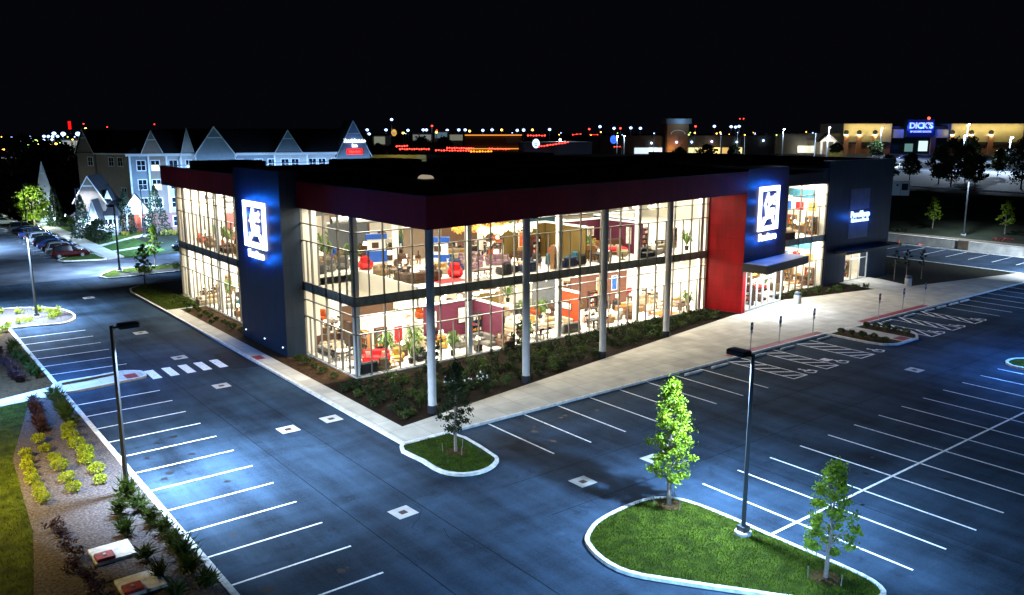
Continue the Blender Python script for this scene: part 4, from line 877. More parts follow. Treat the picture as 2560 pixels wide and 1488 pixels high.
fill(1.2, 36.4, 1.2, 15, 0, 1.2, wall_g); fill(1.2, 36.4, 1.2, 22, 1, 1.25, wall_u)
fill(1.0, 6.5, 18.5, 37.5, 0, 1.25); fill(1.0, 4.0, 18.5, 37.5, 1, 1.2); fill(5.4, 10.6, 19.5, 27, 1, 1.6)
fill(49.0, 56.6, 1.0, 6.0, 0, 1.45); fill(49.0, 56.6, 1.0, 8, 1, 1.45); fill(40.6, 46.4, -1.2, 2.6, 0, 2.0); fill(62.4, 66.6, 2.0, 6, 0, 2.2)
for fl in (0, 1):
    for i, y in enumerate((1.3, 2.6, 3.9, 5.2)):
        k = ('shelf', 'dresser', 'shelf', 'shelf')[i]; put(k, 'walnut' if i % 2 else 'oak', 56.85, y, fl, -math.pi / 2, .6)
    for i, y in enumerate((1.6, 3.2, 4.8)): art('%s picture on the side wall behind the narrow window, %s' % (('gold', 'red', 'blue')[i], 'upstairs' if fl else 'downstairs'), 57.15, y, FLOORZ[fl] + 3.0, 1.2, 1.1, ('gold', 'red', 'blue')[i], -math.pi / 2)
    art('large teal picture on the side wall behind the narrow window, %s' % ('upstairs' if fl else 'downstairs'), 57.15, 3.2, FLOORZ[fl] + 4.4, 4.0, 1.2, 'teal', -math.pi / 2)
# crystal chandeliers and hanging lamps
def chandelier(x, y, z, label, col, n, rad, seed):
    r_ = random.Random(seed); t = thing('chandelier', label, 'chandelier', (x, y, z), 0, 'chandeliers hanging upstairs')
    MB().tube((0, 0, 0), (0, 0, SOF - z), .012).build('cord', M['black'], t); b = MB()
    for i in range(n):
        a = r_.uniform(0, 6.28); q = rad * math.sqrt(r_.random()); b.ball((q * math.cos(a), q * math.sin(a), -r_.uniform(0, 1) * (rad * 1.3 - q * .8)), r_.uniform(.05, .085) * (1.6 if n < 30 else 1), 4)
    b.build('crystals', col, t)
ca, cb = glow('crystal_amber', (1, .38, .06), .9), glow('crystal_clear', (1, .80, .52), 1.8)
cc_ = mat('crystal_bronze', (.30, .13, .03), .25, .5)
ii = 0
for x in (14.4, 16.0, 17.6, 19.2):
    for y in (4.0, 6.6, 9.2):
        ii += 1; chandelier(x + (y - 6) * .2, y, 9.35 + .45 * ((ii * 7) % 3 - 1), 'crystal cluster hanging upstairs left of the second round column', (ca, cb, cc_)[ii % 3], 110, .62, ii)
for x, y in ((1.4, 19.5), (1.5, 22), (2.6, 20.6), (1.2, 25), (2.6, 23.5), (1.4, 28), (2.8, 27), (1.3, 31), (2.5, 30), (1.4, 34), (2.6, 33), (1.8, 36.5)):
    ii += 1; chandelier(x, y, 9.8 + .35 * (ii % 3), 'chandelier of white globes behind the left end window', cb, 16, .42, ii)
for i, (x, y) in enumerate(((33, 3.2), (35, 4.4), (34.2, 6.8), (32.6, 5), (51.5, 2.5), (54.5, 3), (8.4, 3.2), (10.5, 5.0))):
    chandelier(x, y, 10.1, 'pendant cluster upstairs, %s' % zone(x, y), cb, 18, .35, 50 + i)
def pend(x, y, z, top, c, label):
    t = thing('pendant_lamp', label, 'lamp', (x, y, z), 0, 'pendant lamps downstairs'); MB().tube((0, 0, .2), (0, 0, top - z), .01).build('cord', M['black'], t); MB().lathe([(.22, 0), (.16, .2), (.03, .26)], 12).build('lamp_shade', c, t)
gm = glow('shade_amber', (1, .52, .10), 2.6)
for i in range(14): pend(8.6 + i * .55, 4.6 + .5 * (i % 3), 3.7 + .22 * ((i * 5) % 3), 5.24, gm if i % 3 else M['warm'], 'small amber pendant lamp above the dark pink wall')
for i in range(8): pend(17.6 + i * 1.1, 6.2 + .5 * (i % 2), 3.8, 5.24, M['warm'] if i % 2 else gm, 'small warm pendant lamp over the white sofas downstairs')
# track spotlights hung under the soffit
for fl, z, zt, rows in ((1, 10.75, SOF, (2.2, 4.6, 7.4)), (0, 4.72, 5.24, (2.0, 4.2))):
    for y in rows:
        t = thing('track_light', 'track of small white spotlights under the ceiling %s, %s row from the glass' % ('upstairs' if fl else 'downstairs', ('first', 'second', 'third')[rows.index(y)]), 'light', (0, y, z), 0, 'spotlight tracks on the showroom ceilings')
        x0 = 6.2; MB().box(x0, 36.5, -.02, .02, .16, .2).build('track', M['black'], t)
        hg = MB()
        for x in range(7, 37, 5): hg.box(x - .008, x + .008, -.008, .008, .2, zt - z)
        hg.build('hanger', M['black'], t)
        for k in range(18):
            x = x0 + .8 + k * 1.7; MB().tube((x, 0, .16), (x + .04, -.1, -.04), .06, .08, 8).build('spotlight', M['white'] if k % 3 else M['warm'], t)
# ================================================================== VEGETATION
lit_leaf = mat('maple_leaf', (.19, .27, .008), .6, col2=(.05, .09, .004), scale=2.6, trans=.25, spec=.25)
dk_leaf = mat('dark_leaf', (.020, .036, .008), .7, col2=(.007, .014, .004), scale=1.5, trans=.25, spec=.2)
conifer = mat('conifer_green', (.018, .042, .022), .7, col2=(.009, .02, .010), scale=1.5, spec=.2)
lime = mat('lime_leaf', (.30, .34, .012), .6, col2=(.10, .13, .006), scale=5, trans=.3, spec=.25)
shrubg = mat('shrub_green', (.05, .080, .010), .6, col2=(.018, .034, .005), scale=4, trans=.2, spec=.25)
plum = mat('plum_leaf', (.055, .016, .020), .6, col2=(.02, .008, .010), scale=4, trans=.2)
bark = mat('bark', (.17, .13, .10), .9, var=.3, scale=8, bump=.6, bscale=20)
redleaf = mat('red_leaf', (.22, .012, .016), .6, var=.3, scale=4)
def maple(name, label, x, y, h, rad, clear, seed, leafmat, n=70, per=34, size=.15, z=0.0, group='young street trees', loc=True, cat='tree', columnar=True):
    r_ = random.Random(seed); t = thing(name, label, cat, (x, y, z), 0, group)
    tr = MB(); bend = [(0, 0)]; k = 7
    for i in range(k): bend.append((bend[-1][0] + r_.gauss(0, .02 * h / 6), bend[-1][1] + r_.gauss(0, .02 * h / 6)))
    r0 = .018 * h + .01
    for i in range(k): tr.tube((*bend[i], h * .95 * i / k), (*bend[i + 1], h * .95 * (i + 1) / k), r0 * (1 - .85 * i / k), r0 * (1 - .85 * (i + 1) / k), 7, cap=False)
    cr = MB(); n = int(n * .8); per = int(per * 1.35)
    for i in range(n):
        u = (i + .5) / n; zz = clear + (h - clear) * u
        env = rad * (min(1, .45 + u * 3.2) * (1 - u) ** .62 * 1.25 + .05) if columnar else rad * (math.sin(math.pi * min(1, u * .9 + .12)) ** .7)
        a = i * 2.39996 + r_.gauss(0, .5); q = env * r_.uniform(.35, 1.05)
        c = Vector((bend[min(k, int(zz / h * k))][0] + q * math.cos(a), bend[min(k, int(zz / h * k))][1] + q * math.sin(a), zz))
        if q > .3 * rad: tr.tube((c.x * .15, c.y * .15, zz - q * .55), c, r0 * .28, r0 * .06, 4, cap=False)
        s = rad * r_.uniform(.09, .17)
        for j in range(per): cr.leaf((c.x + r_.gauss(0, s), c.y + r_.gauss(0, s), c.z + r_.gauss(0, s * .75)), size, r_, up=.5, ratio=.8)
    tr.build('trunk', bark, t); cr.build('crown', leafmat, t)
    return t
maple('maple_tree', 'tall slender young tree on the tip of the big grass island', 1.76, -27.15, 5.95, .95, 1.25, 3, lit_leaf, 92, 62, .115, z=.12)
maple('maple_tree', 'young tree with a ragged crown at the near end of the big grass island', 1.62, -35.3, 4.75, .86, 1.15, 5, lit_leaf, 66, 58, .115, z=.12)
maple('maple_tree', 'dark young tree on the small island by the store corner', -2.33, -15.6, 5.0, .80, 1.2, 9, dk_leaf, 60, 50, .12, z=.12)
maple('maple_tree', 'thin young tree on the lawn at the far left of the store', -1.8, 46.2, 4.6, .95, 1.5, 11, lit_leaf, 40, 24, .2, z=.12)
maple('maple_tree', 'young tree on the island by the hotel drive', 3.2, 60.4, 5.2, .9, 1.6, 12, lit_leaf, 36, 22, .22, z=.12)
p = at(2305 * 1.0159, 600 * 1.0159)
for i, (x, y) in enumerate(((113.7, 14.3), (114.1, 3.6))):
    maple('maple_tree', ('sapling left of the lamp post on the slope above the retaining wall', 'sapling right of the lamp post on the slope above the retaining wall')[i], x - 4, y - 1, 5.0, 1.1, 1.4, 20 + i, lit_leaf, 36, 22, .26, z=terrain(x - 4, y - 1))
for i, (x, y) in enumerate(((67.4, -3.0), (69.0, -3.6), (70.6, -4.6))):
    maple('sapling', 'bare-stemmed sapling in the dark lawn beside the end block', x, y, 3.4, .5, 1.6, 30 + i, dk_leaf, 12, 14, .2, z=.12, group='saplings in the dark lawn')
# mulch rings with stakes under the island trees
for (x, y) in ((1.76, -27.15), (1.62, -35.3), (-2.33, -15.6)):
    struct('mulch_ring', MB().lathe([(.62, .10), (.58, .145), (.3, .16)], 18, (x, y)), M['mulch'])
    for a in (0.4, 2.5, 4.6):
        tag(MB().tube((x + .7 * math.cos(a), y + .7 * math.sin(a), .1), (x + .72 * math.cos(a), y + .72 * math.sin(a), .62), .02, n=5).build('tree_stake', bark), 'stake beside the tree %s' % ('at the tip of the big island' if y > -30 and y < -20 else 'at the near end of the big island' if y < -30 else 'on the small island'), 'stake', 'stakes round the young trees')

SH = {}
def shrub_proto(kind, seed, m):
    r_ = random.Random(seed); t = thing('shrub', None, 'shrub'); f = MB(); s = MB()
    for i in range(5):
        a = i * 1.26; s.tube((0, 0, 0), (.12 * math.cos(a), .12 * math.sin(a), .25), .012, .006, 4, cap=False)
    if kind == 'round':
        for i in range(300):
            d = Vector((r_.gauss(0, 1), r_.gauss(0, 1), r_.gauss(.15, .8))).normalized(); q = r_.uniform(.6, 1.08)
            f.leaf((d.x * .36 * q, d.y * .36 * q, .30 + d.z * .27 * q), .11, r_, up=.5, ratio=.7)
    elif kind == 'loose':
        for c in range(9):
            a = r_.uniform(0, 6.28); q = r_.uniform(0, .4); cc = (q * math.cos(a), q * math.sin(a), r_.uniform(.18, .5))
            for i in range(30): f.leaf((cc[0] + r_.gauss(0, .1), cc[1] + r_.gauss(0, .1), max(.03, cc[2] + r_.gauss(0, .09))), .13, r_, up=.4)
    else:
        for i in range(120):       # spiky juniper sprays
            a = r_.uniform(0, 6.28); el = r_.uniform(.1, 1.35); L = r_.uniform(.35, .72); d = Vector((math.cos(a) * math.cos(el), math.sin(a) * math.cos(el), math.sin(el)))
            o = Vector((r_.gauss(0, .10), r_.gauss(0, .10), r_.uniform(.04, .45))); e = d.orthogonal().normalized() * .05; f.add([o - e, o + e, o + d * L], [(0, 1, 2)])
            f.leaf(o + d * L * .5, .14, r_, ratio=.4)
    s.build('stem', bark, t); f.build('foliage', m, t); return t
def shrub(kind, mk, x, y, label, group, scale=1.0, z=.11):
    key = (kind, mk, rnd.randint(0, 1)); sc = scale * rnd.uniform(.85, 1.15)
    if key not in SH:
        o = shrub_proto(kind, len(kind) + key[2] * 3, globals()[mk]); SH[key] = o; o.location = (x, y, z); o['label'] = label; LABELLED.append(o)
    else: o = dup(SH[key], (x, y, z), 0, label)
    o.rotation_euler = (0, 0, rnd.uniform(0, 6.28)); o.scale = (sc, sc, sc * rnd.uniform(.85, 1.15)); o['group'] = group; return o
def row(kind, mk, pts, label, group, scale=1.0, sub=0):
    for x, y in pts: shrub(kind, mk, x, y, label, group, scale)
def lerp_pts(pts, step):
    out = []
    for (a, b) in zip(pts, pts[1:]):
        L = math.hypot(b[0] - a[0], b[1] - a[1]); n = max(1, round(L / step))
        out += [(a[0] + (b[0] - a[0]) * i / n, a[1] + (b[1] - a[1]) * i / n) for i in range(n)]
    return out + [pts[-1]]
def jit(pts, s): return [(x + rnd.gauss(0, s), y + rnd.gauss(0, s)) for x, y in pts]
G1 = 'shrubs in the gravel bed along the left bays'
row('spiky', 'shrubg', jit(lerp_pts([(-17.85, -10.9), (-17.65, -14.3), (-17.6, -21.2)], 1.5), .06), 'spiky dark shrub in the kerbside row below the lamp post', G1, 1.15)
row('spiky', 'shrubg', jit(lerp_pts([(-18.55, -12.6), (-18.9, -14.6)], 2) + lerp_pts([(-18.75, -17.4), (-18.6, -21.5)], 1.7), .08), 'spiky dark shrub in the second row, beside the pale pads', G1, 1.05)
row('spiky', 'shrubg', jit(lerp_pts([(-17.65, 8.2), (-17.8, 2.0)], .85), .08), 'spiky green shrub in the kerbside row just below the footpath', G1, .95)
row('spiky', 'plum', jit(lerp_pts([(-18.9, 7.8), (-19.5, 1.5)], .8), .08), 'dark plum shrub in the inner row just below the footpath', G1, .8)
row('round', 'lime', jit(lerp_pts([(-18.35, .5), (-18.3, -5.3), (-18.4, -8.3)], 1.3), .08), 'bright lime shrub in the kerbside row above the lamp post', G1, 1.05)
row('round', 'lime', jit(lerp_pts([(-19.8, -.2), (-19.7, -5.3), (-19.8, -8.6)], 1.5), .08), 'lime shrub in the middle row above the lamp post', G1, 1.0)
row('round', 'lime', jit(lerp_pts([(-20.8, -2.2), (-21.0, -6.2), (-21.05, -9.1)], 1.1), .08), 'small lime shrub in the row beside the lawn edge', G1, .85)
row('loose', 'plum', jit(lerp_pts([(-21.2, -12.2), (-21.1, -15.5), (-20.8, -21.5)], 1.15), .08), 'dark plum shrub in the row beside the pale pads and lawn', G1, .9)
G2 = 'shrubs in the bed above the footpath'
row('loose', 'lime', jit([(-17.7, 31), (-18.3, 30), (-18.0, 28.6), (-19.2, 29.4), (-18.8, 27)], .15), 'lime shrub at the top of the bed above the footpath', G2, 1.0)
row('spiky', 'plum', jit(lerp_pts([(-19.3, 25), (-19.0, 13.5)], 1.1), .15), 'dark plum shrub in the bed above the footpath', G2, .9)
row('spiky', 'shrubg', jit(lerp_pts([(-17.9, 24), (-17.7, 14)], 1.3), .12), 'dark green spiky shrub beside the upper left kerb', G2, 1.0)
G3 = 'lime shrubs on the gravel island'
row('loose', 'lime', [(-16.8, 33.3), (-15.8, 33.9), (-15.0, 34.3), (-13.2, 34.2), (-12.6, 35.0), (-12.5, 36.4), (-12.9, 37.3), (-13.6, 38.2), (-15.2, 38.6), (-16.6, 39.8), (-17.8, 38.6), (-18.8, 37.2), (-18.0, 35.4), (-19.4, 34.4), (-20, 39.5), (-19.4, 41.2), (-17.2, 41.4), (-21, 36)], 'lime shrub on the gravel island around the upper left lamp post', G3, .95)
G4 = 'round shrubs in the bed under the left glass wall'
row('round', 'shrubg', [(-1.3, y) for y in (6.9, 5.5, 4.1, 2.7, 1.0)], 'round shrub in the strip left of the glass corner', G4, .95)
row('round', 'shrubg', jit([(-1.35, y) for y in (37.0, 35.4, 33.6, 32, 30.4, 28.9, 27.3, 25.8, 24.2, 22.8, 21.4, 19.9, 18.4)], .12), 'round shrub under the left end window', G4, .85)
row('round', 'shrubg', jit([(-2.2, y) for y in (29.6, 26.4, 23.4)], .1), 'round shrub standing in front of the row under the left end window', G4, .7)
# bed under the overhang
G5 = 'low shrubs in the bed under the overhang'; bp = []; r5 = random.Random(5)
def bed_y0(x): return -9.98 + .177 * x + .75
tries = 0
while len(bp) < 210 and tries < 15000:
    tries += 1; x = r5.uniform(-2.0, 36.0); y = r5.uniform(bed_y0(x), -.9)
    if x < 0 and y > -.4: continue
    if any(math.hypot(x - a, y - b) < .66 for a, b in bp) or any(math.hypot(x - sp(s_, -.42)[0], y - sp(s_, -.42)[1]) < .6 for s_ in (.55, 9.2, 18, 26.9)): continue
    bp.append((x, y))
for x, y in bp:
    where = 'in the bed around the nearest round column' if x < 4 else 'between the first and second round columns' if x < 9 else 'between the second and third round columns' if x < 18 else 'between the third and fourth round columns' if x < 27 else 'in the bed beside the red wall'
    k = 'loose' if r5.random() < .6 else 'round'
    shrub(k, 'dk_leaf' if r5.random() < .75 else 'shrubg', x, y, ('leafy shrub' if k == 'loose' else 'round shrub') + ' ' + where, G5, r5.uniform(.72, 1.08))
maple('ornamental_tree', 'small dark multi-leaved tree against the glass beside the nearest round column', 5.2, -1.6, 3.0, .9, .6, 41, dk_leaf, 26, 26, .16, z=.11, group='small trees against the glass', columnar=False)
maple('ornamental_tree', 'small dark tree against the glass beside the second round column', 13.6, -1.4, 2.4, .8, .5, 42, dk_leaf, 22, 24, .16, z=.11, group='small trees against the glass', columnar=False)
# white hydrangea heads
hy = mat('hydrangea_pale', (.62, .62, .68), .8)
hr = random.Random(9)
for i in range(9):
    x, y = 4.2 + hr.uniform(-.6, 2.6), -6.2 + hr.uniform(-1.2, 1.6); b = MB(); t = thing('hydrangea', 'pale flowering hydrangea in the bed right of the nearest round column', 'plant', (x, y, .11), 0, 'hydrangeas in the bed')
    f = MB()
    for k in range(60): f.leaf((hr.gauss(0, .16), hr.gauss(0, .16), hr.uniform(.05, .4)), .12, hr)
    f.build('foliage', shrubg, t)
    for k in range(3): b.ball((hr.gauss(0, .14), hr.gauss(0, .14), hr.uniform(.4, .5)), .07, 5)
    b.build('blossom', hy, t)
# planter by the second glass strip, median island
for i in range(20):
    x = 48.6 + i * .6; y0 = -2.35 - .2 * (x - 49); y = hr.uniform(y0 + .5, -.8)
    shrub('loose', 'shrubg', x, y, 'low leafy shrub in the planting bed between the two entrances', 'low shrubs between the two entrances', .8)
for i in range(5):
    shrub('round', 'shrubg', 38.9, -13.5 - i * .98, 'round shrub in the left row on the median island of accessible bays', 'round shrubs on the median island', .9, .12)
    shrub('round', 'shrubg', 43.0, -13.5 - i * .9, 'round shrub in the right row on the median island of accessible bays', 'round shrubs on the median island', .9, .12)
row('round', 'shrubg', [(.8, 55.9), (7, 57.8), (10.2, 58.2), (4.6, 56.6), (13.4, 58.6)], 'small shrub on the grass island by the hotel drive', 'shrubs by the hotel drive', 1.3)

def inpoly(x, y, poly):
    c = False; n = len(poly)
    for i in range(n):
        (x0, y0), (x1, y1) = poly[i][:2], poly[i - 1][:2]
        if (y0 > y) != (y1 > y) and x < (x1 - x0) * (y - y0) / (y1 - y0) + x0: c = not c
    return c
def blades(poly, n, seed, z, m, hgt=.075):
    r_ = random.Random(seed); b = MB(); xs_ = [p[0] for p in poly]; ys_ = [p[1] for p in poly]; k = 0
    while k < n:
        x, y = r_.uniform(min(xs_), max(xs_)), r_.uniform(min(ys_), max(ys_)); k += 1
        if not inpoly(x, y, poly): continue
        a = r_.uniform(0, 6.28); w = .018; h = hgt * r_.uniform(.5, 1.4); lx, ly = r_.gauss(0, .03), r_.gauss(0, .03)
        b.add([(x - w * math.cos(a), y - w * math.sin(a), z), (x + w * math.cos(a), y + w * math.sin(a), z), (x + lx, y + ly, z + h)], [(0, 1, 2)])
    return struct('grass', b, m, 'stuff')
blade = mat('grass_blade', (.062, .095, .003), .8, col2=(.012, .022, .001), scale=1.3, detail=8, trans=.25, spec=.15)
blades(inset(ccw(rounded(BIG, 3)), .16), 26000, 1, .12, blade)
blades([(-4.05, -13), (-4.25, -17.2), (-3.6, -18.2), (-2.5, -18.4), (-1.4, -17.8), (-1.05, -13)], 6000, 2, .12, blade)
blades([(-19.0, 8.3), (-27, 7.2), (-28, -24), (-23.5, -22), (-22.0, -12.0), (-21.4, -2.1)], 22000, 3, .13, blade, .09)
blades([(-3.8, 31.5), (-3.8, 43.6), (-2.2, 47), (-.1, 47.4), (-.1, 31.5)], 7000, 4, .12, blade, .1)
# ================================================================== CARS
def carpaint(n, c): return mat('car_paint_' + n, c, .22, .25, spec=.6)
CP = dict(black=(.010, .010, .012), white=(.5, .5, .5), silver=(.42, .43, .45), red=(.045, .0015, .0025), blue=(.02, .05, .16), grey=(.10, .105, .11))
tyre = mat('tyre', (.012, .012, .012), .85); rim = mat('wheel_rim', (.5, .5, .52), .3, .9)
head_off = mat('headlight_glass', (.7, .75, .8), .1); tail = mat('taillight_red', (.4, .01, .01), .25); plate = M['white']
cglass = mat('car_glass', (.012, .016, .022), .06, spec=.8)
CARS = {}
def make_car(kind, color):
    t = thing('parked_car', None, 'car'); cp = carpaint(color, CP[color]); suv = kind == 'suv'
    L, Wd, H = (4.7, .92, 1.72) if suv else (4.65, .90, 1.45)
    # stations along x: (x, z of deck, half width)
    bt = [(-L / 2, .62, .72), (-L / 2 + .08, .92 if suv else .88, .80), (-L / 2 + .5, 1.05 if suv else .96, .88), (-1.0, 1.06 if suv else .96, Wd), (.5, 1.04 if suv else .95, Wd), (1.15, 1.0 if suv else .90, .90), (L / 2 - .35, .88 if suv else .76, .84), (L / 2 - .06, .72 if suv else .62, .76), (L / 2, .50, .68)]
    vs = []; fs = []
    for x, z, w in bt:
        vs += [(x, -w * .9, .26), (x, -w, .48), (x, -w * .98, z - .10), (x, -w * .86, z), (x, w * .86, z), (x, w * .98, z - .10), (x, w, .48), (x, w * .9, .26)]
    for k in range(len(bt) - 1):
        for i in range(8): j = (i + 1) % 8; fs.append((k * 8 + i, (k + 1) * 8 + i, (k + 1) * 8 + j, k * 8 + j))
    fs += [tuple(range(8)), tuple(reversed(range((len(bt) - 1) * 8, len(bt) * 8)))]
    MB().add(vs, fs).build('body', cp, t)
    g0 = [(-L / 2 + .25 if suv else -1.75, .80), (-1.3 if suv else -1.0, .83), (.3, .83), (1.2, .78)]
    zt = [1.04, 1.03, 1.02, .95]; g1 = [(-L / 2 + .55 if suv else -1.05, .60), (-1.1 if suv else -.7, .64), (.05, .64), (.35, .60)]; zr = [H - .10, H - .04, H - .04, H - .09]
    vs = [(x, s * w, z - .06) for s in (-1, 1) for (x, w), z in zip(g0, zt)] + [(x, s * w, z) for s in (-1, 1) for (x, w), z in zip(g1, zr)]
    fs = []
    for s in (0, 4):
        for i in range(3): fs.append((s + i, s + i + 1, 8 + s + i + 1, 8 + s + i))
    fs += [(0, 4, 12, 8), (3, 7, 15, 11)] + [(8 + i, 8 + i + 1, 12 + i + 1, 12 + i) for i in range(3)]
    MB().add(vs, fs).build('window', cglass, t)
    r = MB(); r.add([(x, s * (w + .015), z + dz) for dz in (.005, .04) for s in (-1, 1) for (x, w), z in zip(g1, zr)], [(8 + i, 8 + i + 1, 12 + i + 1, 12 + i) for i in range(3)] + [(0, 1, 9, 8), (1, 2, 10, 9), (2, 3, 11, 10), (4, 5, 13, 12), (5, 6, 14, 13), (6, 7, 15, 14), (0, 4, 12, 8), (3, 7, 15, 11)])
    for s in (-1, 1):
        for (a, za), (b, zb) in (((g0[0], zt[0]), (g1[0], zr[0])), ((g0[3], zt[3]), (g1[3], zr[3])), (((-.45, .835), 1.0), ((-.42, .65), H - .05))): r.tube((a[0], s * a[1], za - .05), (b[0], s * (b[1] + .01), zb), .045, .04, 5)
    r.build('roof', cp, t)
    for x in (-L / 2 + .9, L / 2 - .95):
        for s in (-1, 1):
            w = MB().tube((x, s * (Wd - .2), .33), (x, s * (Wd + .015), .33), .33, .33, 18).build('wheel', tyre, t); MB().tube((x, s * (Wd + .0), .33), (x, s * (Wd + .03), .33), .21, .19, 12).build('rim', rim, w)
    for s in (-1, 1):
        MB().cbox(L / 2 - .16, L / 2 - .02, s * .56 - .16, s * .56 + .16, .58 if not suv else .66, .70 if not suv else .80, .03).build('headlight', head_off, t)
        MB().cbox(-L / 2 - .01, -L / 2 + .08, s * .62 - .14, s * .62 + .14, .70, .86, .03).build('taillight', tail, t)
        MB().cbox(.75, .95, s * (Wd + .08) - .08, s * (Wd + .08) + .08, 1.0, 1.13, .03).build('wing_mirror', cp, t)
    MB().box(-L / 2 - .02, -L / 2 + .05, -.24, .24, .52, .64).build('number_plate', plate, t)
    return t
def car(kind, color, x, y, rz, label, group='cars parked in the lots', z=0.0):
    if (kind, color) not in CARS:
        o = make_car(kind, color); CARS[(kind, color)] = o; o.location = (x, y, z); o.rotation_euler = (0, 0, rz); o['label'] = label; o['group'] = group; LABELLED.append(o); return o
    return dup(CARS[(kind, color)], (x, y, z), rz, label, group)
CARLIST = [('suv', 'red', 76.2, 'dark red SUV, nearest car in the hotel row'), ('suv', 'white', 79.9, 'white SUV parked right behind the dark red one'), ('sedan', 'black', 83.2, 'black saloon third from the near end of the hotel row'), ('sedan', 'blue', 86.6, 'dark blue saloon fourth from the near end of the hotel row'), ('suv', 'black', 90.0, 'black SUV fifth from the near end of the hotel row'),
           ('suv', 'silver', 94.0, 'silver SUV in the middle of the hotel row'), ('sedan', 'grey', 98.2, 'grey saloon just past the silver SUV'), ('suv', 'blue', 103.0, 'dark blue SUV past the grey saloon in the hotel row'), ('sedan', 'black', 108.5, 'black saloon second last in the first hotel row'), ('suv', 'grey', 113.5, 'grey SUV at the far end of the first hotel row'),
           ('sedan', 'white', 127.5, 'white saloon beyond the grass strip in the hotel row'), ('sedan', 'black', 133, 'black saloon behind the white saloon in the far hotel row'), ('suv', 'white', 139, 'white SUV at the middle of the far hotel row'), ('sedan', 'silver', 145, 'silver saloon in the far hotel row'), ('suv', 'black', 152, 'black SUV last in the far hotel row')]
for i, (k_, c_) in enumerate((('sedan', 'silver'), ('suv', 'black'), ('sedan', 'white'), ('sedan', 'blue'), ('suv', 'grey'), ('sedan', 'black'), ('suv', 'white'))): car(k_, c_, -14.5 - (i % 2) * .3, 112 + i * 6.2, R(184), '%s %s on the far side of the hotel car park, %s of seven' % (c_, 'SUV' if k_ == 'suv' else 'saloon', ('nearest', 'second', 'third', 'fourth', 'fifth', 'sixth', 'last')[i]), 'cars parked by the hotel')
for kind, color, y, lab in CARLIST: car(kind, color, -3.6 if y < 120 else -5.0, y, R(-4), lab, 'cars parked by the hotel')
car('suv', 'black', 11.6, 74.8, R(215), 'black SUV parked on the hotel drive beside the store', 'cars parked by the hotel')
car('sedan', 'silver', 10.4, 108.5, R(20), 'silver saloon behind the hedge beside the hotel porch', 'cars parked by the hotel')
mk = MB()
for i in range(16): line(mk, -6.6, 77.9 + 2.9 * i, -1.2, 77.7 + 2.9 * i, .12)
struct('parking_lines', mk, M['paint'])

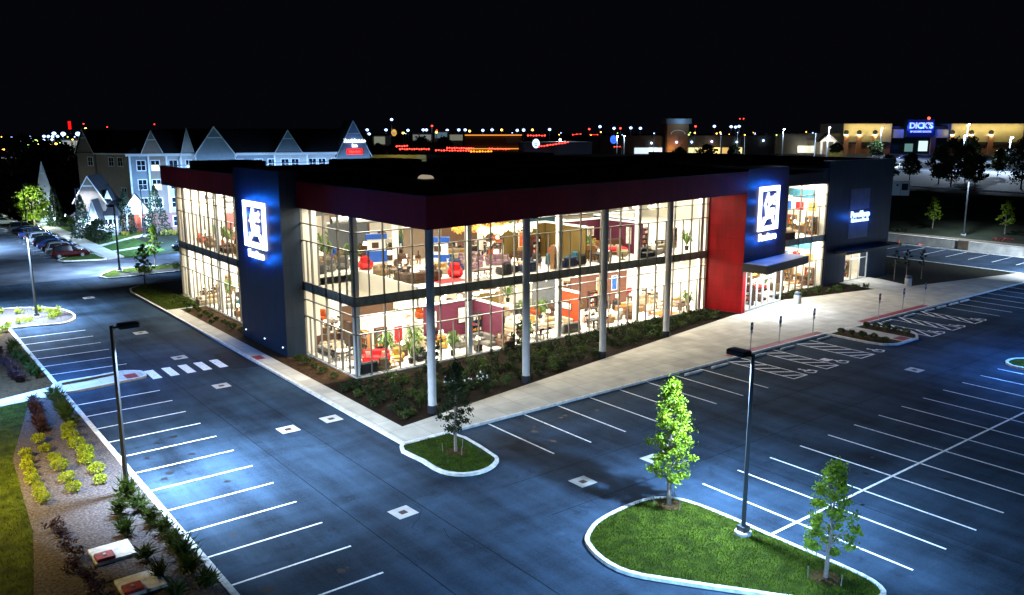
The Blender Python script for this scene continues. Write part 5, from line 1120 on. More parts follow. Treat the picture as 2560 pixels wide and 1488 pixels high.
# ================================================================== HOTEL
sid_b = sidingmat('siding_blue_grey', (.20, .24, .27)); sid_c = sidingmat('siding_cream', (.44, .42, .40)); sid_t = sidingmat('siding_taupe', (.26, .20, .16))
trim = mat('white_trim', (.80, .80, .80), .5); shingle = mat('dark_shingle', (.020, .022, .028), .9, var=.3, scale=2); rbrick = brickmat('red_brick', (.30, .10, .075), (.24, .08, .06), (.3, .27, .25), 3)
wdark = mat('window_dark', (.012, .016, .024), .08, spec=.8); wlit = glow('window_lit_yellow', (1, .78, .25), 1.6); wdim = glow('window_lit_dim', (.9, .8, .5), .35)
class Bld:
    """a building laid out from its left front corner, front along local x, depth along +y"""
    def __init__(s, name, label, p, q, cat='building'):
        p = Vector((p[0], p[1])); q = Vector((q[0], q[1])); s.L = (q - p).length; d = q - p
        s.t = thing(name, label, cat, (p.x, p.y, 0), math.atan2(d.y, d.x)); s.t.location.z = terrain((p.x + q.x) / 2, (p.y + q.y) / 2)
    def wall(s, x0, x1, y0, y1, z0, z1, m): return MB().box(x0, x1, y0, y1, z0, z1).build('wall', m, s.t)
    def gable(s, x0, x1, y, z0, ze, zp, m, depth=6, over=.35, collar=True, rm=None):
        xm = (x0 + x1) / 2; b = MB(); b.add([(x0, y, z0), (x1, y, z0), (x1, y, ze), (xm, y, zp), (x0, y, ze)] + [(x0, y + depth, z0), (x1, y + depth, z0), (x1, y + depth, ze), (xm, y + depth, zp), (x0, y + depth, ze)],
              [(0, 1, 2, 3, 4), (5, 9, 8, 7, 6), (0, 4, 9, 5), (1, 6, 7, 2), (4, 3, 8, 9), (3, 2, 7, 8)])
        g = b.build('gable', m, s.t); r = MB(); k = (zp - ze) / (xm - x0); e = over
        for sg in (-1, 1):
            xo = xm + sg * (xm - x0 + e); zo = ze - e * k
            r.add([(xm, y - e, zp + .04), (xo, y - e, zo + .04), (xo, y + depth, zo + .04), (xm, y + depth, zp + .04), (xm, y - e, zp + .22), (xo, y - e, zo + .22), (xo, y + depth, zo + .22), (xm, y + depth, zp + .22)],
                  [(0, 3, 2, 1), (4, 5, 6, 7), (0, 1, 5, 4), (1, 2, 6, 5), (2, 3, 7, 6), (3, 0, 4, 7)])
        r.build('roof', rm or shingle, g); v = MB(); w = max(.16, (x1 - x0) * .032)
        for sg in (-1, 1):
            xo = xm + sg * (xm - x0 + e); zo = ze - e * k; a, b_ = Vector((xm, y - e - .05, zp + .24)), Vector((xo, y - e - .05, zo + .24)); dn = Vector((0, 0, -w * 1.5))
            v.add([a, b_, b_ + dn, a + dn * 1.2] + [p + Vector((0, .045, 0)) for p in (a, b_, b_ + dn, a + dn * 1.2)], [(0, 1, 2, 3), (7, 6, 5, 4), (0, 4, 5, 1), (1, 5, 6, 2), (2, 6, 7, 3), (3, 7, 4, 0)])
        if collar:
            zc = zp - (zp - ze) * .38; hw = (zp - zc) / k; v.box(xm - hw, xm + hw, y - .08, y - .002, zc - w * .5, zc + w * .5)
        v.build('bargeboard', trim, g); return g
    def window(s, x, z, y=0.0, w=1.25, h=1.6, lit=None):
        f = MB(); k = .13
        f.box(x - w / 2 - k, x - w / 2, y - .09, y + .02, z - h / 2 - k, z + h / 2 + k); f.box(x + w / 2, x + w / 2 + k, y - .09, y + .02, z - h / 2 - k, z + h / 2 + k)
        f.box(x - w / 2, x + w / 2, y - .09, y + .02, z + h / 2, z + h / 2 + k); f.box(x - w / 2, x + w / 2, y - .09, y + .02, z - h / 2 - k, z - h / 2); f.box(x - .03, x + .03, y - .06, y + .01, z - h / 2, z + h / 2); f.box(x - w / 2, x + w / 2, y - .05, y + .005, z - .025, z + .025)
        o = f.build('window', trim, s.t); MB().box(x - w / 2, x + w / 2, y - .025, y - .002, z - h / 2, z + h / 2).build('pane', wdark, o)
        if lit: MB().box(x - w / 2 + .05, x + w / 2 - .05, y - .035, y - .026, z - h / 2, z - h / 2 + h * .55).build('lit_pane', lit, o)
        return o
hp, hq = far(322, 384, 143), far(920, 378, 157)
H = Bld('hotel', 'long four-storey hotel with grey siding, white trim and steep gables behind the store', (hp.x, hp.y), (hq.x, hq.y)); L = H.L; ux = L / (920 - 322)
X = lambda px: (px - 322) * ux
EV = 13.1
H.wall(0, L, 0, 14, 0, 3.2, rbrick)
cols = [(322, 366, sid_b, 0), (366, 408, sid_t, -.35), (408, 442, sid_c, 0), (442, 478, sid_c, -.25), (478, 572, sid_b, -.9), (572, 672, sid_b, 0), (672, 756, sid_c, -.35), (756, 836, sid_c, 0), (836, 920, sid_b, -.8)]
for a, b_, m, y in cols: H.wall(X(a), X(b_) - .01, y, 13.9, 3.2, EV, m)
cb_ = MB()
for a in (323, 366, 408, 442, 478, 572, 672, 756): cb_.box(X(a) - .14, X(a) + .14, -1.0 if a in (478,) else -.45, -.30, 3.2, EV)
cb_.build('corner_board', trim, H.t)
f = MB(); f.box(-.5, X(474), -.75, -.4, EV - .35, EV + .08); f.box(X(576), X(838), -.75, -.4, EV - .35, EV + .08); f.build('eaves', trim, H.t)
zr_ = 17.3
r = MB(); r.add([(-.6, -.7, EV), (L + .3, -.7, EV), (L + .3, 14.7, EV), (-.6, 14.7, EV), (5, 7, zr_), (L - 2, 7, zr_)], [(0, 1, 5, 4), (2, 3, 4, 5), (0, 4, 3), (1, 2, 5), (0, 3, 2, 1)]); r.build('roof', shingle, H.t)
H.gable(X(352), X(400), -.5, EV + .1, EV + .2, 16.8, sid_t, 7); H.gable(X(478), X(572), -1.0, 3.2, EV - .1, 17.5, sid_b, 8); H.gable(X(676), X(740), -.5, EV + .2, EV + .3, 16.9, sid_b, 7); H.gable(X(836), X(922), -.9, 3.2, EV - .2, 18.6, sid_b, 10)
H.gable(X(443), X(476), -.4, EV - .2, EV - .1, 17.2, sid_c, 7, collar=False)
for (px, lit) in ((348, None), (381, wlit), (423, None)):
    for k, z in enumerate((11.2, 8.0, 4.9)): H.window(X(px), z, cols[0 if px < 366 else 1 if px < 408 else 2][3], lit=wlit if (px, k) in ((381, 0), (381, 1)) else None)
    if px != 381: H.window(X(px), 1.7, 0, lit=None)
for px, lit in ((460, wdim), (545, None), (585, None), (632, wdim), (665, None), (698, None), (724, None), (770, None), (795, None), (830, None)):
    for z in (11.2, 8.0): H.window(X(px), z, -.9 if px == 545 else -.25 if px == 460 else -.35 if 672 < px < 756 else 0, 0.9 if px == 460 else 1.2, lit=lit if z > 10 else None)
sg = thing('hotel_sign', 'white lit lettering over a red plate on the hotel gable', 'sign', (0, 0, 0), 0)
Mx = H.t.matrix_basis if False else Matrix.Translation(H.t.location) @ H.t.rotation_euler.to_matrix().to_4x4()
pos = Mx @ Vector((X(880), -.98, 14.6)); sg.location = pos; sg.rotation_euler = H.t.rotation_euler
sw = glow('hotel_sign_white', (.80, .90, 1.0), 3)
textmesh('lettering', 'Residence', .96, sw, sg, (.1, -.04, .55), (R(90), 0, 0), .05, .03); textmesh('lettering', 'Inn', .8, sw, sg, (.1, -.04, -.32), (R(90), 0, 0), .05, .03)
pl = MB().cbox(-1.35, 1.5, -.12, -.01, -1.85, -.9, .04).build('red_plate', glow('sign_red', (1, .01, .01), 2.2), sg); textmesh('lettering', 'Marriott', .62, glow('sign_red_bright', (1, .05, .03), 2.8), pl, (.08, -.14, -1.38), (R(90), 0, 0), .03, .03)
point('sign_glow', (0, -1.2, .3), 60, (.1, .3, 1), .2, sg)
# brown rear wing of the hotel
wp, wq = far(196, 420, 172), far(330, 420, 166)
Wg = Bld('hotel_wing', 'brown rear wing of the hotel with a white-edged end gable', (wp.x, wp.y), (wq.x, wq.y)); L2 = Wg.L; u2 = L2 / (330 - 196); X2 = lambda px: (px - 196) * u2
Wg.t.location.z = 0
Wg.wall(0, L2, .4, 12, 0, 12.6, sid_t); r = MB(); r.add([(0, -.2, 12.6), (L2 + 2, -.2, 12.6), (L2 + 2, 12, 12.6), (0, 12, 12.6), (0, 6, 17), (L2 + 2, 6, 17)], [(0, 1, 5, 4), (2, 3, 4, 5), (0, 4, 3), (1, 2, 5), (0, 3, 2, 1)]); r.build('roof', shingle, Wg.t)
MB().box(X2(240), L2, -.3, -.0, 12.3, 12.55).build('eaves', trim, Wg.t)
Wg.gable(X2(196), X2(239), 0, 0, 12.9, 17.1, sid_t, 8)
for px in (229, 277, 299): Wg.window(X2(px), 10.9, 0 if px < 240 else .4)
Wg.window(X2(232), 5.2, 0, lit=wlit); Wg.window(X2(303), 5.0, .4)
# club house with the brown gable, white porches
cp_, cq = far(186, 540, 137), far(290, 540, 138)
Cb = Bld('club_house', 'low brick and cream club house with a large brown gable and lit white porches', (cp_.x, cp_.y), (cq.x, cq.y)); L3 = Cb.L; u3 = L3 / (290 - 186); X3 = lambda px: (px - 186) * u3; Cb.t.location.z = 0
Cb.wall(0, L3, 0, 10, 0, 3.4, sid_c); r = MB(); r.add([(-.5, -.5, 3.4), (L3 + .6, -.5, 3.4), (L3 + .6, 10, 3.4), (-.5, 10, 3.4), (2, 5, 6.6), (L3 - 1.5, 5, 6.6)], [(0, 1, 5, 4), (2, 3, 4, 5), (0, 4, 3), (1, 2, 5), (0, 3, 2, 1)]); r.build('roof', shingle, Cb.t)
Cb.gable(X3(188), X3(262), .6, 3.3, 5.8, 9.6, sid_t, 7); Cb.gable(X3(232), X3(260), -2.6, 2.9, 3.1, 6.0, trim, 3.2, collar=False); Cb.gable(X3(263), X3(278), .8, 6.0, 6.05, 7.2, trim, 2, .15, False)
pb = MB()
for px in (234, 258): pb.box(X3(px) - .25, X3(px) + .25, -2.6, -2.1, 0, 2.9)
pb.build('porch_column', M['white'], Cb.t)
for px in (212, 222, 246, 270, 280): Cb.window(X3(px), 1.9, 0, 1.2, 1.7, lit=glow('window_lit_cool', (.85, .95, 1), 1.5))
for px in (222, 246, 278): point('porch_lamp', (X3(px), -2.9, 2.6), 500, (.6, .82, 1), .15, Cb.t)
gp, gq = far(96, 520, 157), far(132, 520, 158.4)
Gb = Bld('gabled_house', 'small pale gabled building behind the lit green tree', (gp.x, gp.y), (gq.x, gq.y)); Gb.t.location.z = 0
Gb.wall(0, Gb.L, .2, 8, 0, 5, trim); Gb.gable(0, Gb.L, 0, 0, 6.0, 11.2, mat('pale_siding', (.55, .57, .6), .6), 8, .4); Gb.window(Gb.L * .35, 2.0, 0, 1.0, 2.2); Gb.window(Gb.L * .68, 2.0, 0, 1.0, 2.2)
point('house_lamp', (Gb.L / 2, -3.2, 2.2), 900, (.6, .82, 1), .2, Gb.t)
# entrance porch with its red lamp
pp = Vector((9.3, 98.4)); Pb = Bld('entrance_porch', 'small gabled porch with white pillars and a warm red-lit doorway', (9.0, 98.6), (12.6, 97.4), 'porch')
Pb.gable(-.3, Pb.L + .3, 0, 3.3, 3.4, 6.4, trim, 4, .3, False)
for x in (.25, Pb.L - .25): c_ = MB().box(x - .3, x + .3, .0, .6, .7, 3.3).build('pillar', M['white'], Pb.t); MB().box(x - .4, x + .4, -.1, .7, 0, .7).build('pillar_base', rbrick, c_)
MB().box(-.2, Pb.L + .2, 3.4, 3.7, 0, 3.3).build('wall', rbrick, Pb.t); MB().box(.9, 2.2, 3.3, 3.39, 0, 2.4).build('door', mat('door_dark_red', (.25, .03, .03), .5), Pb.t)
MB().ball((Pb.L * .62, 2.6, 2.75), .16, 8).build('ceiling_lamp', glow('red_lamp', (1, .25, .18), 25), Pb.t); point('porch_lamp', (Pb.L * .5, 1.6, 2.9), 260, (1, .42, .25), .15, Pb.t)
tag(MB().lathe([(.28, 0), (.3, .9), (.24, 1.0)], 12).build('litter_bin', M['black'], loc=(12.2, 96.6, .12)), 'dark litter bin at the porch pillar by the hotel', 'bin')
# hotel planting
def cone_tree(label, x, y, h, rad, seed, m=None, grp='dark conifers by the hotel'):
    r_ = random.Random(seed); t = thing('conifer', label, 'tree', (x, y, terrain(x, y)), 0, grp); MB().tube((0, 0, 0), (0, 0, h * .9), .16, .03, 7).build('trunk', bark, t); f = MB()
    for i in range(1300):
        u = r_.random() ** 1.4; a = r_.uniform(0, 6.28); q = rad * ((1 - u) ** .75) * r_.uniform(.55, 1.08); f.leaf((q * math.cos(a), q * math.sin(a), .3 + u * (h - .3)), .42, r_, up=.6, ratio=.5)
    f.build('crown', m or conifer, t); return t
for i, (px, py, d, h, rad) in enumerate(((315, 560, 140, 7.4, 1.7), (392, 560, 140, 8.2, 2.3), (137, 520, 151, 7.5, 1.7), (203, 530, 134, 7.0, 1.8), (232, 550, 133, 3.0, .8))):
    p = far(px, py, d); cone_tree(('dark conifer left of the hotel porch', 'broad dark conifer right of the hotel porch', 'spruce in front of the pale gabled building', 'dark conifer against the brown gable', 'small conifer beside the lit white porch')[i], p.x, p.y, h, rad, 60 + i)
p = far(82, 520, 150); maple('broadleaf_tree', 'bright green floodlit tree left of the pale gabled building', p.x, p.y, 7.6, 2.9, 1.6, 71, lit_leaf, 60, 30, .42, columnar=False); point('tree_uplight', (p.x + .5, p.y - 2.6, .8), 1100, (.75, 1, .6), .2)
p = far(214, 586, 106)
def hedge(label, x0, y0, x1, y1, h, w, seed, m=None):
    r_ = random.Random(seed); f = MB(); L_ = math.hypot(x1 - x0, y1 - y0); n = int(L_ * 130)
    for i in range(n):
        u = r_.random(); v = r_.uniform(-w, w); f.leaf((x0 + (x1 - x0) * u + v * (y1 - y0) / L_, y0 + (y1 - y0) * u - v * (x1 - x0) / L_, r_.uniform(.05, h) * (1 - .35 * abs(v) / w)), .34, r_, up=.5)
    return tag(f.build('hedge', m or shrubg), label, 'hedge', 'hedges by the hotel')
hedge('dark hedge between the car row and the silver saloon', 3.6, 90, 4.6, 112, 1.7, 1.5, 80, dk_leaf); hedge('low hedge with yellow flowers under the hotel wall by the porch', 13.4, 94.4, 19.0, 93.0, .9, .8, 81, mat('yellow_flowers', (.40, .24, .01), .7, col2=(.05, .09, .01), scale=4))
hedge('low green hedge along the club house front', 4.0, 128, 9.0, 124, .9, .9, 82); hedge('small golden bush left of the porch', 8.0, 96.4, 8.9, 96.6, .8, .6, 83, MC['yellow_flowers'])
maple('broadleaf_tree', 'dark rounded tree behind the nearest cars of the hotel row', 2.9, 88.5, 3.6, 1.9, .5, 85, dk_leaf, 50, 26, .3, columnar=False)
for i, (px, py) in enumerate(((129, 547), (137, 552), (163, 544), (206, 540))):
    q = at(px, py); t = thing('garden_light', 'small bright garden light on the lawn before the club house', 'garden light', (q.x, q.y, .1), 0, 'garden lights'); MB().lathe([(.06, 0), (.06, .3), (.14, .34), (.16, .5), (.05, .56)], 10).build('lamp', glow('garden_white', (.55, .9, 1), 14), t); point('glow', (0, 0, .8), 60, (.6, .9, 1), .1, t)
for i, (px, py, d) in enumerate(((72, 530, 146), (200, 540, 134), (362, 590, 137))):
    q = far(px, 600, d); lot_lamp(q.x, q.y, 8.0, [YAW], ('slim lamp post by the lit green tree', 'slim lamp post before the club house', 'slim lamp post at the hotel porch')[i], 1300, group='lamp posts by the hotel')
lot_lamp(-17.5, 92, 8.2, [.2], 'added lamp post beside the hotel car park, unseen outside the frame', 12000, col=(.45, .68, 1), fwd=1.5, group='lamp posts by the hotel')  # added beyond the left edge to brighten the parked hotel cars
# ================================================================== SMALL THINGS ON THE LOT
def drain(x, y, s, label, rz=0.0, z=0.0):
    t = thing('storm_drain', label, 'drain', (x, y, z), rz, 'storm drains in the asphalt'); k = s * .36; m = MB()
    for b in ((-s, s, -s, -k), (-s, s, k, s), (-s, -k, -k, k), (k, s, -k, k)): m.box(b[0] / 2 if 0 else b[0], b[1], b[2], b[3], -.05, .012)
    m.build('concrete_collar', M['concrete'], t); g_ = MB(); g_.box(-k, k, -k, k, -.05, -.012)
    for i in range(6): x_ = -k + (i + .5) * k / 3; g_.box(x_ - k * .09, x_ + k * .09, -k, k, -.011, .006)
    g_.build('grate', mat('rusty_grate', (.10, .045, .03), .7, .4, var=.4, scale=12), t)
for x, y, lab in ((-8.15, 43.6, 'square drain farthest up the left drive'), (-8.15, 24.0, 'square drain beside the upper left bays'), (-8.0, 13.75, 'square drain just beyond the crosswalk'), (-8.0, 4.5, 'square drain just below the crosswalk'), (.6, -22.55, 'square drain in the tree shadow right of the small island'), (5.55, -22.7, 'square drain behind the tall slender tree'), (33.2, -22.8, 'square drain in the lane before the accessible bays')): drain(x, y, .52, lab)
q = at(815 * 1.0159, 1031 * 1.0159); drain(q.x, q.y, .55, 'square drain nearest the store sidewalk'); q = at(709 * 1.0159, 1057 * 1.0159); drain(q.x, q.y, .55, 'square drain in the left drive beside the sidewalk'); q = at(992 * 1.0159, 1261 * 1.0159); drain(q.x, q.y, .52, 'large rusty-grated drain between the left drive and the islands', .06)
tag(MB().lathe([(.42, -.02), (.42, .008), (.40, .012)], 18).build('manhole_cover', M['dark_metal'], loc=(6.5, 66.4, 0)), 'round manhole cover on the hotel drive', 'manhole cover')
for cx, cy, lab in ((-19.75, -16.15, 'pale concrete utility pad with a red lid beside the shrubs'), (-19.5, -19.4, 'pale pad with a red lid at the very bottom edge')):
    t = thing('utility_pad', lab, 'utility pad', (cx, cy, .12), 0, 'utility pads'); MB().cbox(-.78, .78, -.75, .75, 0, .12, .02).build('slab', M['kerb'], t); b = MB().cbox(-.72, -.02, -.7, -.05, .12, .24, .03).build('lid', mat('red_cover', (.26, .006, .008), .6, var=.5, scale=5, bump=.8, bscale=8), t); MB().box(-.42, -.32, -.45, -.3, .24, .28).build('handle', M['steel'], b)
# wheel stops
ws = [(130, 860), (310, 805), (590, 727), (790, 668), (1050, 597), (1525, 477), (1695, 435), (1850, 398), (1945, 375), (2045, 353), (2135, 333)]
w0 = None
for i, (px, py) in enumerate(ws):
    q = at(1700 + px / 2.93, 640 + py / 2.93, .1); x, y = q.x, -13.45
    lab = 'concrete wheel stop %s' % ('left of the first hatched bay' if i < 2 else 'in the accessible bays left of the median' if i < 5 else 'in the accessible bays right of the median' if i < 7 else 'past the last hatched bay')
    if w0 is None:
        m = MB(); m.cbox(-.92, .92, -.09, .09, 0.0, .14, .04); w0 = tag(m.build('wheel_stop', M['kerb'], loc=(x, y, .002)), lab, 'wheel stop', 'wheel stops')
    else: o = w0.copy(); COL.objects.link(o); o.location = (x, y, .002); o['label'] = lab; LABELLED.append(o)
# accessible-bay signs (seen from behind)
s0 = None
for i, (x, y) in enumerate(((28.1, -12.2), (31.9, -12.2), (36.7, -12.2), (47.3, -12.2), (51.7, -12.2), (55.9, -12.2))):
    lab = 'parking sign on a thin post, %s along the accessible bays' % ('first', 'second', 'third', 'fourth', 'fifth', 'last')[i]
    if s0 is None:
        s0 = thing('parking_sign', lab, 'sign', (x, y, .14), 0, 'signs of the accessible bays'); MB().tube((0, 0, 0), (0, 0, 2.25), .035, n=6).build('post', M['steel'], s0)
        p_ = MB().cbox(-.16, .16, -.035, -.02, 1.62, 2.2, .01).build('sign_plate', mat('sign_blue', (.02, .07, .22), .4), s0); MB().cbox(-.15, .15, -.035, -.02, 1.34, 1.56, .01).build('fine_plate', M['white'], s0); MB().lathe([(.05, 0), (.05, .02)], 8, (0, 0)).build('foot', M['steel'], s0)
        MB().cbox(-.05, .05, -.041, -.036, 1.85, 2.05, .02).build('symbol', M['white'], p_)
    else: dup(s0, (x, y, .14), 0, lab)
for x, y, lab in ((46.9, -3.9, 'concrete litter bin beside the store entrance'), (65.0, -5.9, 'concrete litter bin with dark lid at the corner of the dark lawn')):
    t = thing('litter_bin', lab, 'bin', (x, y, .14), 0, 'litter bins'); MB().lathe([(.34, 0), (.36, .06), (.36, .82), (.33, .86)], 18).build('body', M['concrete'], t); MB().lathe([(.34, .86), (.35, .95), (.28, 1.12), (.1, 1.2)], 18).build('lid', mat('bin_lid', (.03, .05, .08), .4), t)
# retaining wall, cones, slope
t = thing('retaining_wall', 'pale concrete retaining wall behind the far right parking bays', 'wall')
pts = [(101.4, 40), (101.2, 22), (101.0, 14), (100.6, 6), (100.4, 3.5), (100.2, -4), (100.0, -12), (99.8, -24)]
cm = mat('wall_concrete', (.50, .48, .42), .85, var=.2, scale=.9, bump=.2, bscale=10)
for a, b_ in zip(pts, pts[1:]):
    MB().prism([(a[0], a[1] - .02), (a[0] + .5, a[1] - .02), (b_[0] + .5, b_[1] + .02), (b_[0], b_[1] + .02)], -.1, 1.25).build('panel', cm, t)
MB().prism([(100.3, 4.9), (100.9, 4.9), (100.8, 3.4), (100.2, 3.4)], 0, 1.32).build('pier', mat('pier_brown', (.16, .11, .07), .85, var=.2, scale=2), t)
m = MB(); n_ = 8
m.sheet([(101.3, 40), (101.1, 22), (100.9, 14), (100.5, 6), (100.1, -4), (99.7, -24), (104, -24), (104, 40)], 1.18); struct('garden_bed', m, mat('dry_mulch', (.14, .09, .05), .95, col2=(.05, .04, .02), scale=2, detail=8))
for i, (x, y) in enumerate(((99.3, 13.2), (99.2, 10.2))):
    t = thing('traffic_cone', ('upright orange traffic cone against the retaining wall', 'orange traffic cone lying at the foot of the retaining wall')[i], 'traffic cone', (x, y, .02 if i == 0 else .2), 0, 'traffic cones'); MB().box(-.2, .2, -.2, .2, 0, .04).build('base', M['black'], t); MB().lathe([(.15, .04), (.03, .72)], 12).build('cone', mat('cone_orange', (.75, .09, .02), .5), t)
    if i: t.rotation_euler = (R(90), 0, .6)
q = (119, 22); t = thing('utility_cabinet', 'white utility cabinet on the dark slope right of the store', 'cabinet', (126, 27.5, terrain(126, 27.5)), R(-62), None)
MB().cbox(-1.5, 1.5, -.5, .5, 0, 2.6, .05).build('body', M['white'], t); MB().box(.15, 1.2, -.53, -.501, 1.0, 2.2).build('panel', M['dark_metal'], t); MB().lathe([(.2, 0), (.2, .02)], 10).build('dial', M['dark_metal'], t, loc=(-.6, -.51, 1.9), rot=(R(90), 0, 0)); MB().box(-.02, .02, -.52, -.501, .1, 2.5).build('door_gap', M['black'], t)
point('slope_lamp', (121, 24, 5.2), 120, (.6, .85, 1), .2) if 0 else None
hedge('dark red shrub on the slope right of the lamp post', 106.5, 2.6, 107.5, .2, 1.6, 1.0, 90, redleaf)
hedge('dark bushes on the slope behind the left end of the retaining wall', 104, 26, 105, 15.5, 2.0, 1.6, 91, dk_leaf)

# ================================================================== UPPER LOT AND THE FAR STORES
Z6 = 6.0
struct('upper_lot', MB().sheet([(136.5, -20), (520, -140), (560, 60), (420, 420), (180, 300), (150, 120)], Z6 + .02), MC['pale_asphalt'])
k = MB(); k.prism([(135.6, -22), (136.4, -22), (150, 120), (149.2, 120)], Z6 - .2, Z6 + .16); struct('kerb', k, M['kerb'])
def upto(px, py): return at(px, py, Z6)
# the big store with brick base and round wall lamps
a_, b_ = far(2072 * 1.0159, 381, 392), far(2513 * 1.0159, 381, 392)
D = Bld('sports_store', 'long tan and brick superstore with round wall lamps across the upper lot', (a_.x, a_.y), (b_.x, b_.y), 'shop building'); LD = D.L; D.t.location.z = Z6; ud = LD / (2513 - 2072); XD = lambda px: (px - 2072) * ud
tan_ = mat('tan_render', (.52, .46, .30), .85, var=.06, scale=.3); bbrick = brickmat('big_brick', (.42, .17, .08), (.34, .12, .06), (.35, .3, .26), 1.5); dband = mat('dark_band', (.03, .035, .04), .7)
for p0, p1 in ((2072, 2190), (2335, 2513)):
    D.wall(XD(p0), XD(p1), 0, 30, 5.4, 13.6, tan_); D.wall(XD(p0), XD(p1), .1, 30, 0, 4.3, bbrick); MB().box(XD(p0), XD(p1), -.5, .05, 4.3, 5.4).build('band', dband, D.t)
D.wall(XD(2190), XD(2335), 3, 30, 0, 12.5, dband); D.wall(XD(2225), XD(2290), -1, 3, 7.5, 15.4, mat('fascia_dark', (.02, .03, .07), .5))
for p0, p1 in ((2197, 2222), (2304, 2332)): MB().box(XD(p0), XD(p1), .8, 3, 7.2, 11).build('wall', mat('pale_box', (.5, .5, .46), .8), D.t)
gm_ = MB()
for p0, p1 in ((2196, 2292), (2303, 2330)):
    MB().box(XD(p0), XD(p1), 2.9, 2.99, .2, 7).build('window', mat('teal_glass', (.02, .06, .07), .1, spec=.8), D.t)
for p0, p1, z0, z1, c in ((2222, 2262, 7.6, 9.6, 1), (2266, 2288, 1.2, 5.8, 2), (2232, 2252, 1, 4.6, 3)):
    MB().box(XD(p0), XD(p1), 2.7, 2.88, z0, z1).build('lit_window', (None, glow('lit_pale', (.7, .8, .75), .35), glow('lit_white', (.7, .95, 1), 1.1), glow('lit_teal', (.4, .8, .75), .25))[c], D.t)
for px in (2072, 2110, 2149, 2292, 2338, 2385, 2433):
    x = XD(px) + (1.2 if px in (2072,) else 0); MB().box(x - 1.1, x + 1.1, -.9, 0, 0, 8.2).build('pier', bbrick, D.t)
    if px != 2292:
        lo = MB().tube((x, -.55, 9.7), (x, -.05, 9.7), 1.05, 1.05, 20).build('wall_lamp', mat('lamp_dark', (.01, .01, .01), .6), D.t); MB().box(x - .7, x + .7, -.5, -.1, 8.45, 8.6).build('bulb', glow('lamp_pale', (1, .95, .75), 14), lo)
        point('wall_lamp_glow', (x, -1.3, 8.3), 260, (1, .88, .45), .3, D.t); 
for p0, p1 in ((2074, 2188), (2337, 2511)): area('eave_lamp', ((XD(p0) + XD(p1)) / 2, -3.2, 12.6), XD(p1) - XD(p0), 46 * (XD(p1) - XD(p0)) * .95, (1, .80, .32), (R(48), 0, 0), size_y=.6, parent=D.t)
sg = thing('store_sign', 'large lit lettering with a small red mark on the far superstore', 'sign', tuple(Matrix.Translation(D.t.location) @ D.t.rotation_euler.to_matrix().to_4x4() @ Vector((XD(2258), -1.02, 11.6))), D.t.rotation_euler.z)
dw = glow('far_sign_white', (.55, .60, .80), .8)
textmesh('lettering', "DICK'S", 3.7, dw, sg, (0, -.1, 1.0), (R(90), 0, 0), .15, .12, space=.95); textmesh('lettering', 'SPORTING GOODS', 1.1, dw, sg, (0, -.1, -1.6), (R(90), 0, 0), .1, .05)
MB().ball((3.1, -.3, 4.4), .7, 8).build('red_mark', glow('mark_red', (1, .15, .05), 1.6), sg)
for x in (-5.5, 0, 5.5): point('halo_lamp', (x, -1.6, .5), 1500, (.02, .10, 1), .3, sg)
# low white store row left of it, and the small portico
a_, b_ = far(1905 * 1.0159, 381, 396), far(2070 * 1.0159, 381, 394)
Wt = Bld('shop_row', 'low pale shop row with a white gabled portico beside the superstore', (a_.x, a_.y), (b_.x, b_.y), 'shop building'); Wt.t.location.z = Z6; LW_ = Wt.L; XW = lambda px: (px - 1905) / 165 * LW_
Wt.wall(0, XW(1985), 0, 20, 0, 9.0, mat('grey_render', (.22, .21, .18), .9)); Wt.wall(XW(1985) + .1, LW_, -.3, 20, 0, 9.2, mat('grey_render2', (.27, .25, .20), .9))
for p0, p1 in ((1962, 1980), (1981, 2002)): MB().box(XW(p0), XW(p1), -.5, -.01 if p0 < 1980 else -.31, .5, 3.6).build('lit_window', glow('lit_warm_white', (.95, .95, .75), .8), Wt.t)
Wt.gable(XW(2008), XW(2047), -6, 5.6, 5.8, 9.0, trim, 6, .5, False)
for px in (2011, 2044): MB().box(XW(px) - .45, XW(px) + .45, -6, -5.1, 0, 5.6).build('portico_column', trim, Wt.t)
point('portico_lamp', (XW(2027), -8.5, 4), 1300, (1, .95, .8), .4, Wt.t); point('wall_lamp_glow', (XW(1970), -3, 3), 420, (1, .9, .7), .4, Wt.t)
# arcade strip with the arched tower
a_, b_ = far(1500, 378, 372), far(1930, 378, 380)
St = Bld('shop_arcade', 'dark shop arcade with a tall arched tower and small lit shopfronts', (a_.x, a_.y), (b_.x, b_.y), 'shop building'); St.t.location.z = Z6; LS = St.L; XS = lambda px: (px - 1500) / 430 * LS
dst = mat('arcade_dark', (.10, .085, .075), .9, var=.15, scale=.3)
St.wall(0, LS, 0, 20, 0, 8.4, dst); St.wall(XS(1660), XS(1712), -3, 8, 0, 13.4, mat('tower_brown', (.30, .17, .09), .9)); MB().prism([(XS(1656), -3.8), (XS(1718), -3.8), (XS(1714), 8), (XS(1660), 8)], 13.4, 15.6).build('tower_cap', mat('cap_blue_grey', (.22, .27, .33), .8), St.t)
ar = MB()
for i in range(10):
    a0, a1 = math.pi * i / 10, math.pi * (i + 1) / 10; xm = XS(1686); w = 3.4
    ar.add([(xm + w * math.cos(a0), -3.12, 9 + w * .55 * math.sin(a0)), (xm + w * math.cos(a1), -3.12, 9 + w * .55 * math.sin(a1)), (xm + (w - .5) * math.cos(a1), -3.12, 9 + (w - .5) * .55 * math.sin(a1)), (xm + (w - .5) * math.cos(a0), -3.12, 9 + (w - .5) * .55 * math.sin(a0))], [(0, 1, 2, 3)])
ar.build('arch_trim', trim, St.t)
